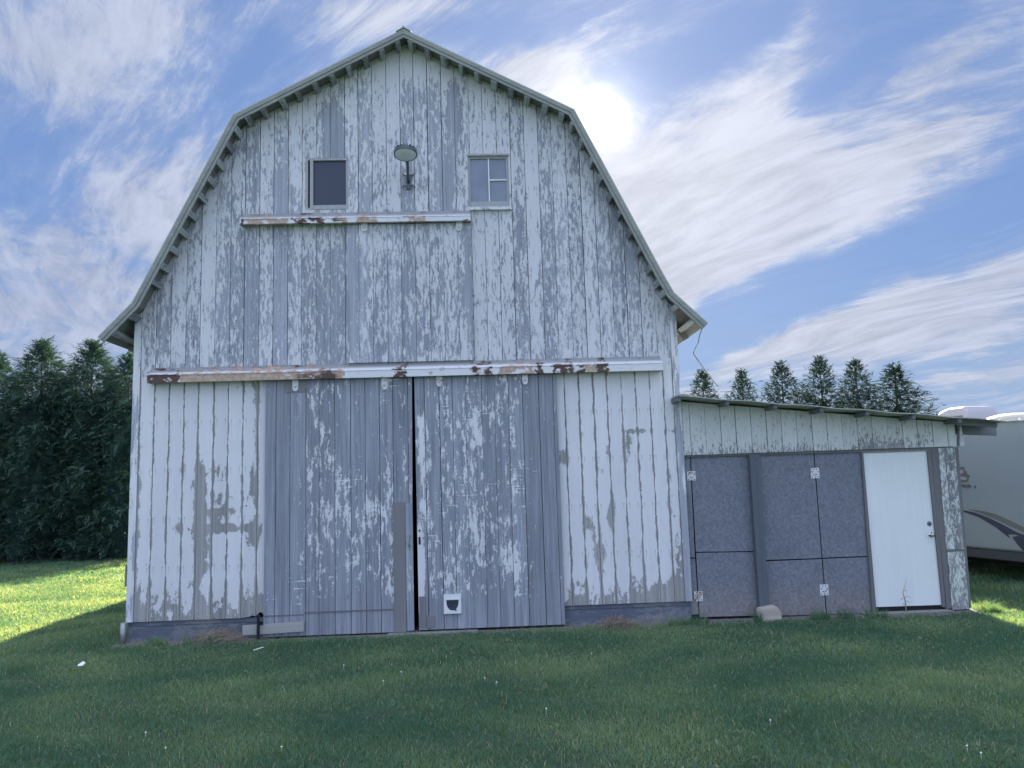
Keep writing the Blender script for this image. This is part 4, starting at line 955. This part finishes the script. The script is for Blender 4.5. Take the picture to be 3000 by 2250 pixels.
# ------------------------------------------------------------------ trees
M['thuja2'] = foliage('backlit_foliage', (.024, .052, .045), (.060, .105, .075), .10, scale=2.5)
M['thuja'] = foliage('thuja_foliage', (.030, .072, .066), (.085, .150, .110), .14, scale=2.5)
def tint(me, vals):
    at = me.attributes.new('tint', 'FLOAT', 'FACE'); at.data.foreach_set('value', vals)
def thuja_mesh(H, R, seed, nspray, thin_=0.0, kr=1.5, dr_=2.5, core=.42, sl=1.0):
    rg = np.random.default_rng(seed); V = []; F = []; T = []
    def leaf(p, d, up, L, w, tt):
        s = np.cross(d, up); s /= (np.linalg.norm(s)+1e-9); b = len(V)
        V.extend([p, p+d*L*.45+s*w, p+d*L, p+d*L*.45-s*w]); F.append((b, b+1, b+2, b+3)); T.append(tt)
    def RR(d, an): return min(R*1.0, kr*R*(1-math.exp(-d/dr_)))*(1+.16*math.sin(an*5+d*3.1+seed))*(.55+.45*min(1, d/.8))
    def spray(p, d, Ls, tn):
        side_ = np.cross(d, [0, 0, 1.]); side_ /= np.linalg.norm(side_)+1e-9; side_ = side_*math.cos(rg.uniform(-.6, .6))+np.array([0, 0, 1.])*rg.uniform(-.4, .4)
        nrm_ = np.cross(side_, d); nl = 5; q = p.copy(); dd = d.copy(); st = Ls/nl
        for k in range(nl):
            dd = dd+np.array([0, 0, -.07-.05*k]); dd /= np.linalg.norm(dd); l = Ls*(.50-.07*k)
            for sg in (-1, 1):
                ld_ = dd*.8+side_*sg*.75+rg.normal(0, .12, 3); ld_[2] -= .10; ld_ /= np.linalg.norm(ld_)
                leaf(q, ld_, nrm_, l, .008+.008*rg.random(), tn)
            q = q+dd*st
        leaf(q-dd*st*.5, dd, nrm_, Ls*.4, .012, tn)
    nb = nspray//9; thin = thin_
    for i in range(nb):
        u = (i+rg.random())/nb; d_ = .06+(H-.2)*u**1.15; zt_ = H-d_; an = i*2.39996+rg.normal(0, .35)
        if rg.random() < thin*(1 if d_ < 1.8 else .3): continue
        Rz = RR(d_, an)*rg.uniform(.62, 1.25)+.05; cd_ = np.array([math.cos(an), math.sin(an), 0.0])
        rise = (.55 if d_ < 1.5 else .35)*Rz; z0_ = max(.05, zt_-rise)
        ns = 9 if d_ > 1.2 else max(3, int(3+d_*5)); btn = rg.random()
        for k in range(ns):
            f_ = 1-.62*rg.random()**1.2 if k > 1 else (1.0, .86)[k]
            p = cd_*Rz*f_ + rg.normal(0, .05+.05*min(d_, 1.5), 3); p[2] = z0_+rise*f_**1.4+rg.normal(0, .05+.04*min(d_, 1.5))
            if p[2] < .05: p[2] = .05+rg.random()*.1
            dr = cd_*rg.uniform(.6, 1.0)+np.array([0, 0, rg.uniform(.1, .75)+(.5 if d_ < .5 else 0)])+rg.normal(0, .30, 3); dr /= np.linalg.norm(dr)
            Ls = sl*rg.uniform(.16, .32)*(1 if d_ > 1 else .55+.45*d_)
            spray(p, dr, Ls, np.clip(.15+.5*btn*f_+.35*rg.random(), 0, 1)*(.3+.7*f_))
    spray(np.array([0, 0, H-.22]), np.array([.15, 0, 1.]), .22, .5); spray(np.array([0, 0, H-.35]), np.array([-.3, .1, .9]), .2, .5)
    # rough inner mass so the crown is not see-through low down
    nr, na = 16, 14; base = len(V)
    for j in range(nr+1):
        tj = j/nr*.72
        for i in range(na):
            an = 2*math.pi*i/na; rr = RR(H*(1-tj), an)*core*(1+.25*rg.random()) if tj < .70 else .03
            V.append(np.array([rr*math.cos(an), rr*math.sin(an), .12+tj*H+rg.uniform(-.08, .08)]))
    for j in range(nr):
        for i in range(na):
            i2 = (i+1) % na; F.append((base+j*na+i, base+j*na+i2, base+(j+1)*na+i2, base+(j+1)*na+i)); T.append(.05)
    me = bpy.data.meshes.new('crown'); me.from_pydata([tuple(v) for v in V], [], F); tint(me, np.array(T, dtype=np.float32)); me.materials.append(M['thuja']); return me
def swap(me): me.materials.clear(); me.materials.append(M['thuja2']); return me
def trunk_mesh(H):
    g = MB(); g.tube([(0, 0, -.1), (.01, 0, H*.3), (0, .01, H*.7), (0, 0, H*.985)], [.11, .08, .035, .006], 8)
    for k in range(14):
        z = H*(.62+.026*k); an = k*2.4; l = .45*(1-(z/H))**.7*1.6
        g.tube([(0, 0, z), (math.cos(an)*l*.6, math.sin(an)*l*.6, z+l*.35), (math.cos(an)*l, math.sin(an)*l, z+l*.5)], [.012, .008, .003], 5)
    o_ = g.build('trunk', M['bark']); me = o_.data; bpy.data.objects.remove(o_); return me
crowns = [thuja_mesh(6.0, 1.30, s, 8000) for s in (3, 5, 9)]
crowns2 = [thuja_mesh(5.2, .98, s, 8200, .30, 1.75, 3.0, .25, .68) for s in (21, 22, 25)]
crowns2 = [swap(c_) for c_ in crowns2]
tm6, tm5 = trunk_mesh(6.0), trunk_mesh(5.2)
def tree(x, y, h, cm, tm, h0, label, group, wide=1.0, rz=None):
    e = empty('arborvitae_tree', (x, y, -.12), label, 'tree', group); e.rotation_euler.z = rz if rz is not None else random.uniform(0, 6.28)
    s = (h+.12)/h0; e.scale = (wide*s, wide*s, s)
    for nm, mm_ in (('crown', cm), ('trunk', tm)):
        o_ = bpy.data.objects.new(nm, mm_); COL.objects.link(o_); o_.parent = e
HY = 12.9
left = [(-150, 1060, 'arborvitae beyond the left photo edge, outermost of the tall hedge'), (-20, 1040, 'arborvitae at the far left end of the tall dark hedge, half out of frame'),
        (132, 1006, 'tall dark arborvitae with a pointed airy tip, second from the left in the left hedge'), (266, 1002, 'tall dark arborvitae in the left hedge, nearest the barn with its whole tip showing'),
        (385, 1045, 'dark arborvitae of the left hedge partly hidden behind the barn corner'), (-280, 1050, '')]
for i, (px, py, lb) in enumerate(left[:5]):
    x, z = P(px, py, HY); h = z+.05
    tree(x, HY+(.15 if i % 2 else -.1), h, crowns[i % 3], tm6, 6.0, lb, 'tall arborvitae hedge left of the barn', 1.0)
right = [(2057, 1088, 'smallest conifer tip, just right of the barn behind the shed roof'), (2171, 1082, 'second conifer tip from the barn, slender, behind the shed roof'),
         (2287, 1062, 'third conifer tip from the barn, behind the middle of the shed roof'), (2399, 1046, 'tallest pointed conifer tip, fourth from the barn, behind the shed roof'),
         (2504, 1056, 'fifth conifer tip from the barn, leaning slightly, behind the shed roof'), (2618, 1068, 'widest bushy conifer top, nearest the camper, behind the shed roof')]
for i, (px, py, lb) in enumerate(right):
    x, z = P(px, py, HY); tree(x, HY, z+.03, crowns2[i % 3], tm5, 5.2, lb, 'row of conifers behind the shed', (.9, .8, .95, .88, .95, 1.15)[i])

# ------------------------------------------------------------------ grass
M['grass'] = foliage('grass_blades', (.066, .180, .122), (.215, .350, .205), .45, .5, scale=1.1, straw=(.50, .47, .34), tcol=(1.85, 1.3, .5))
def grass(N, region, hmin, hmax, wmin, wmax, name, patch=False):
    x0, x1, y0, y1 = region
    x = rng.uniform(x0, x1, N); y = rng.uniform(y0, y1, N)
    dep = y-CAM.y
    keep = (np.abs(x-dep*.04) < dep*.72+.9)
    keep &= ~((x > BX0-.02) & (x < BX1+.05) & (y > -.05) & (y < BL_))
    keep &= ~((x > BX1) & (x < SX1+.02) & (y > -.0) & (y < SD))
    foot = (x > BX0-.1) & (x < SX1) & (y > -.28) & (y < 0)
    keep &= ~(foot & (rng.random(N) < .55+.4*(y > -.17)))
    if name == 'w': keep &= (np.sin(x*3.1)+np.sin(x*7.7+1)+.8*np.sin(x*17) > .55) & ((x < -3.3) | (x > 1.0))
    if patch: keep &= (np.sin(x*1.9+2.1*np.sin(y*1.3+2))*np.sin(y*2.1+1.6*np.sin(x*1.1)) > .35)
    x, y = x[keep], y[keep]; n = len(x)
    z = ground_h(x, y)
    cl = np.sin(x*5.1+np.sin(y*3.7)*2)*np.cos(y*4.3+np.sin(x*2.9)*2); cl2 = np.sin(x*1.3+2*np.sin(y*.8))*np.cos(y*1.6+x*.5)
    h = rng.uniform(hmin, hmax, n)*(1+.30*cl+.15*cl2)*np.where(rng.random(n) < .04, 1.5, 1)
    w = rng.uniform(wmin, wmax, n)
    az = rng.uniform(0, 2*np.pi, n); lean = rng.uniform(.2, 1.3, n)*h; la = rng.uniform(0, 2*np.pi, n)+.9*np.sin(x*.8+y*.6)
    sx, sy = np.cos(az)*w/2, np.sin(az)*w/2
    lx, ly = np.cos(la)*lean, np.sin(la)*lean
    v = np.empty((n, 5, 3), np.float32)
    v[:, 0] = np.stack([x-sx, y-sy, z-.005], 1); v[:, 1] = np.stack([x+sx, y+sy, z-.005], 1)
    v[:, 2] = np.stack([x+sx*.75+lx*.35, y+sy*.75+ly*.35, z+h*.6], 1); v[:, 3] = np.stack([x-sx*.75+lx*.35, y-sy*.75+ly*.35, z+h*.6], 1)
    v[:, 4] = np.stack([x+lx, y+ly, z+h], 1)
    pt = np.sin(x*2.3+1.7*np.sin(y*1.9+1))*np.sin(y*2.7+1.3*np.sin(x*1.7)); tn = np.clip(.38+.20*cl2+.30*pt+rng.normal(0, .2, n), 0, 1.2)
    tn = np.where(rng.random(n) < .02+.04*np.clip(cl2, 0, 1), 1.4, np.minimum(tn, 1.2)); return v, tn
parts_ = [grass(380000, (-7, 8, -6.4, -2.2), .020, .044, .0035, .0065, 'g'), grass(170000, (-9, 9.5, -2.2, .4), .020, .044, .005, .009, 'g'),
          grass(150000, (-14, -4.3, .4, 6.5), .03, .06, .008, .014, 'g'), grass(90000, (-19, -5, 6.5, 13.5), .035, .06, .014, .024, 'g'), grass(60000, (6, 12, .4, 7), .035, .08, .008, .014, 'g')]
parts_ += [grass(26000, (BX0-.3, SX1+.2, -.30, -.03), .05, .15, .005, .009, 'w')]
parts_ += [grass(70000, (-7, 8, -6.4, -.5), .016, .032, .012, .020, 'c', True)]
v = np.concatenate([p[0] for p in parts_]); tn = np.concatenate([p[1] for p in parts_]); n = len(v)
me = bpy.data.meshes.new('grass')
me.vertices.add(n*5); me.vertices.foreach_set('co', v.reshape(-1))
idx = np.arange(n, dtype=np.int32)[:, None]*5
loops = np.concatenate([idx+np.array([[0, 1, 2, 3]], dtype=np.int32), idx+np.array([[3, 2, 4]], dtype=np.int32)], 1).reshape(-1)
me.loops.add(len(loops)); me.loops.foreach_set('vertex_index', loops)
st = np.empty((n, 2), np.int32); st[:, 0] = np.arange(n)*7; st[:, 1] = st[:, 0]+4
me.polygons.add(n*2); me.polygons.foreach_set('loop_start', st.reshape(-1))
me.update(calc_edges=True); tint(me, np.repeat(tn, 2).astype(np.float32)); me.materials.append(M['grass'])
go = bpy.data.objects.new('grass', me); COL.objects.link(go); tag(go, 'short mown green lawn grass around the barn', 'grass', kind='stuff')

# straw clumps of dead grass
def clump(px, py, wx, h, n_, label, Y=None):
    x, y = G(px, py); y = Y if Y is not None else y; x = P(px, py, y)[0]; g = MB()
    for k in range(int(n_*1.3)):
        bx = x+random.gauss(0, wx*.38); by = y+random.gauss(0, .07); an = random.uniform(0, 6.28); l = random.uniform(.08, .22)
        zz_ = random.uniform(.0, h)*max(.15, 1-abs(bx-x)/wx); e = (bx+math.cos(an)*l, by+math.sin(an)*l*.5, max(.005, zz_+random.uniform(-.05, .06)))
        mid_ = ((bx+e[0])/2, (by+e[1])/2, (zz_+e[2])/2+random.uniform(0, .04))
        w = .006; g.face([(bx, by, zz_), (mid_[0], mid_[1], mid_[2]), (e[0], e[1], e[2]), (mid_[0]+w, mid_[1]+w*.3, mid_[2]-w)])
    tag(g.build('dead_grass', M['straw']), label, 'dead grass', 'clumps of cut dead grass')
clump(1805, 1832, .32, .13, 420, 'brown tuft of cut dead grass before the right foundation', -.30)
clump(640, 1852, .34, .14, 420, 'thin brown heap of dead grass before the left foundation beside the plank', -.16)
# bits in the lawn
x, y = G(758, 1915); g = MB(); g.bar((x-.045, y-.05, .05), (x+.04, y+.04, .062), .014, .006); tag(g.build('white_stick', M['petal']), 'small white stick lying in the grass below the iron stake', 'stick')
x, y = G(237, 1964); g = MB(); g.face([(x-.03, y-.02, .05), (x+.03, y-.025, .055), (x+.035, y+.02, .075), (x, y+.035, .085), (x-.035, y+.015, .06)]); g.face([(x-.03, y-.02, .048), (x-.035, y+.015, .058), (x, y+.035, .083), (x+.035, y+.02, .073), (x+.03, y-.025, .053)])
tag(g.build('paper_scrap', M['petal']), 'crumpled white paper scrap lying on the lawn at left', 'paper')
fl = None
for i, (px, py) in enumerate(((427, 2148), (485, 2193), (825, 2190), (1007, 1950), (1175, 1970), (1123, 1996), (1420, 1988), (1733, 1915), (2257, 2112), (2833, 2187), (2874, 2208), (1600, 2078), (1455, 2000))):
    x, y = G(px, py, .05)
    if fl is None:
        g = MB(); g.lathe([(0, -.006), (.005, -.004), (.007, .0), (.006, .004), (0, .007)], (0, 0, 0), (0, 0, 1), 8); g.tube([(0, 0, -.05), (0, 0, -.008)], .0012, 4)
        fl = g.build('clover_flower', M['petal']); o_ = fl
    else:
        o_ = fl.copy(); COL.objects.link(o_)
    o_.location = (x, y, .055); tag(o_, 'tiny white clover flower in the shaded lawn', 'flower', 'white clover flowers in the lawn')
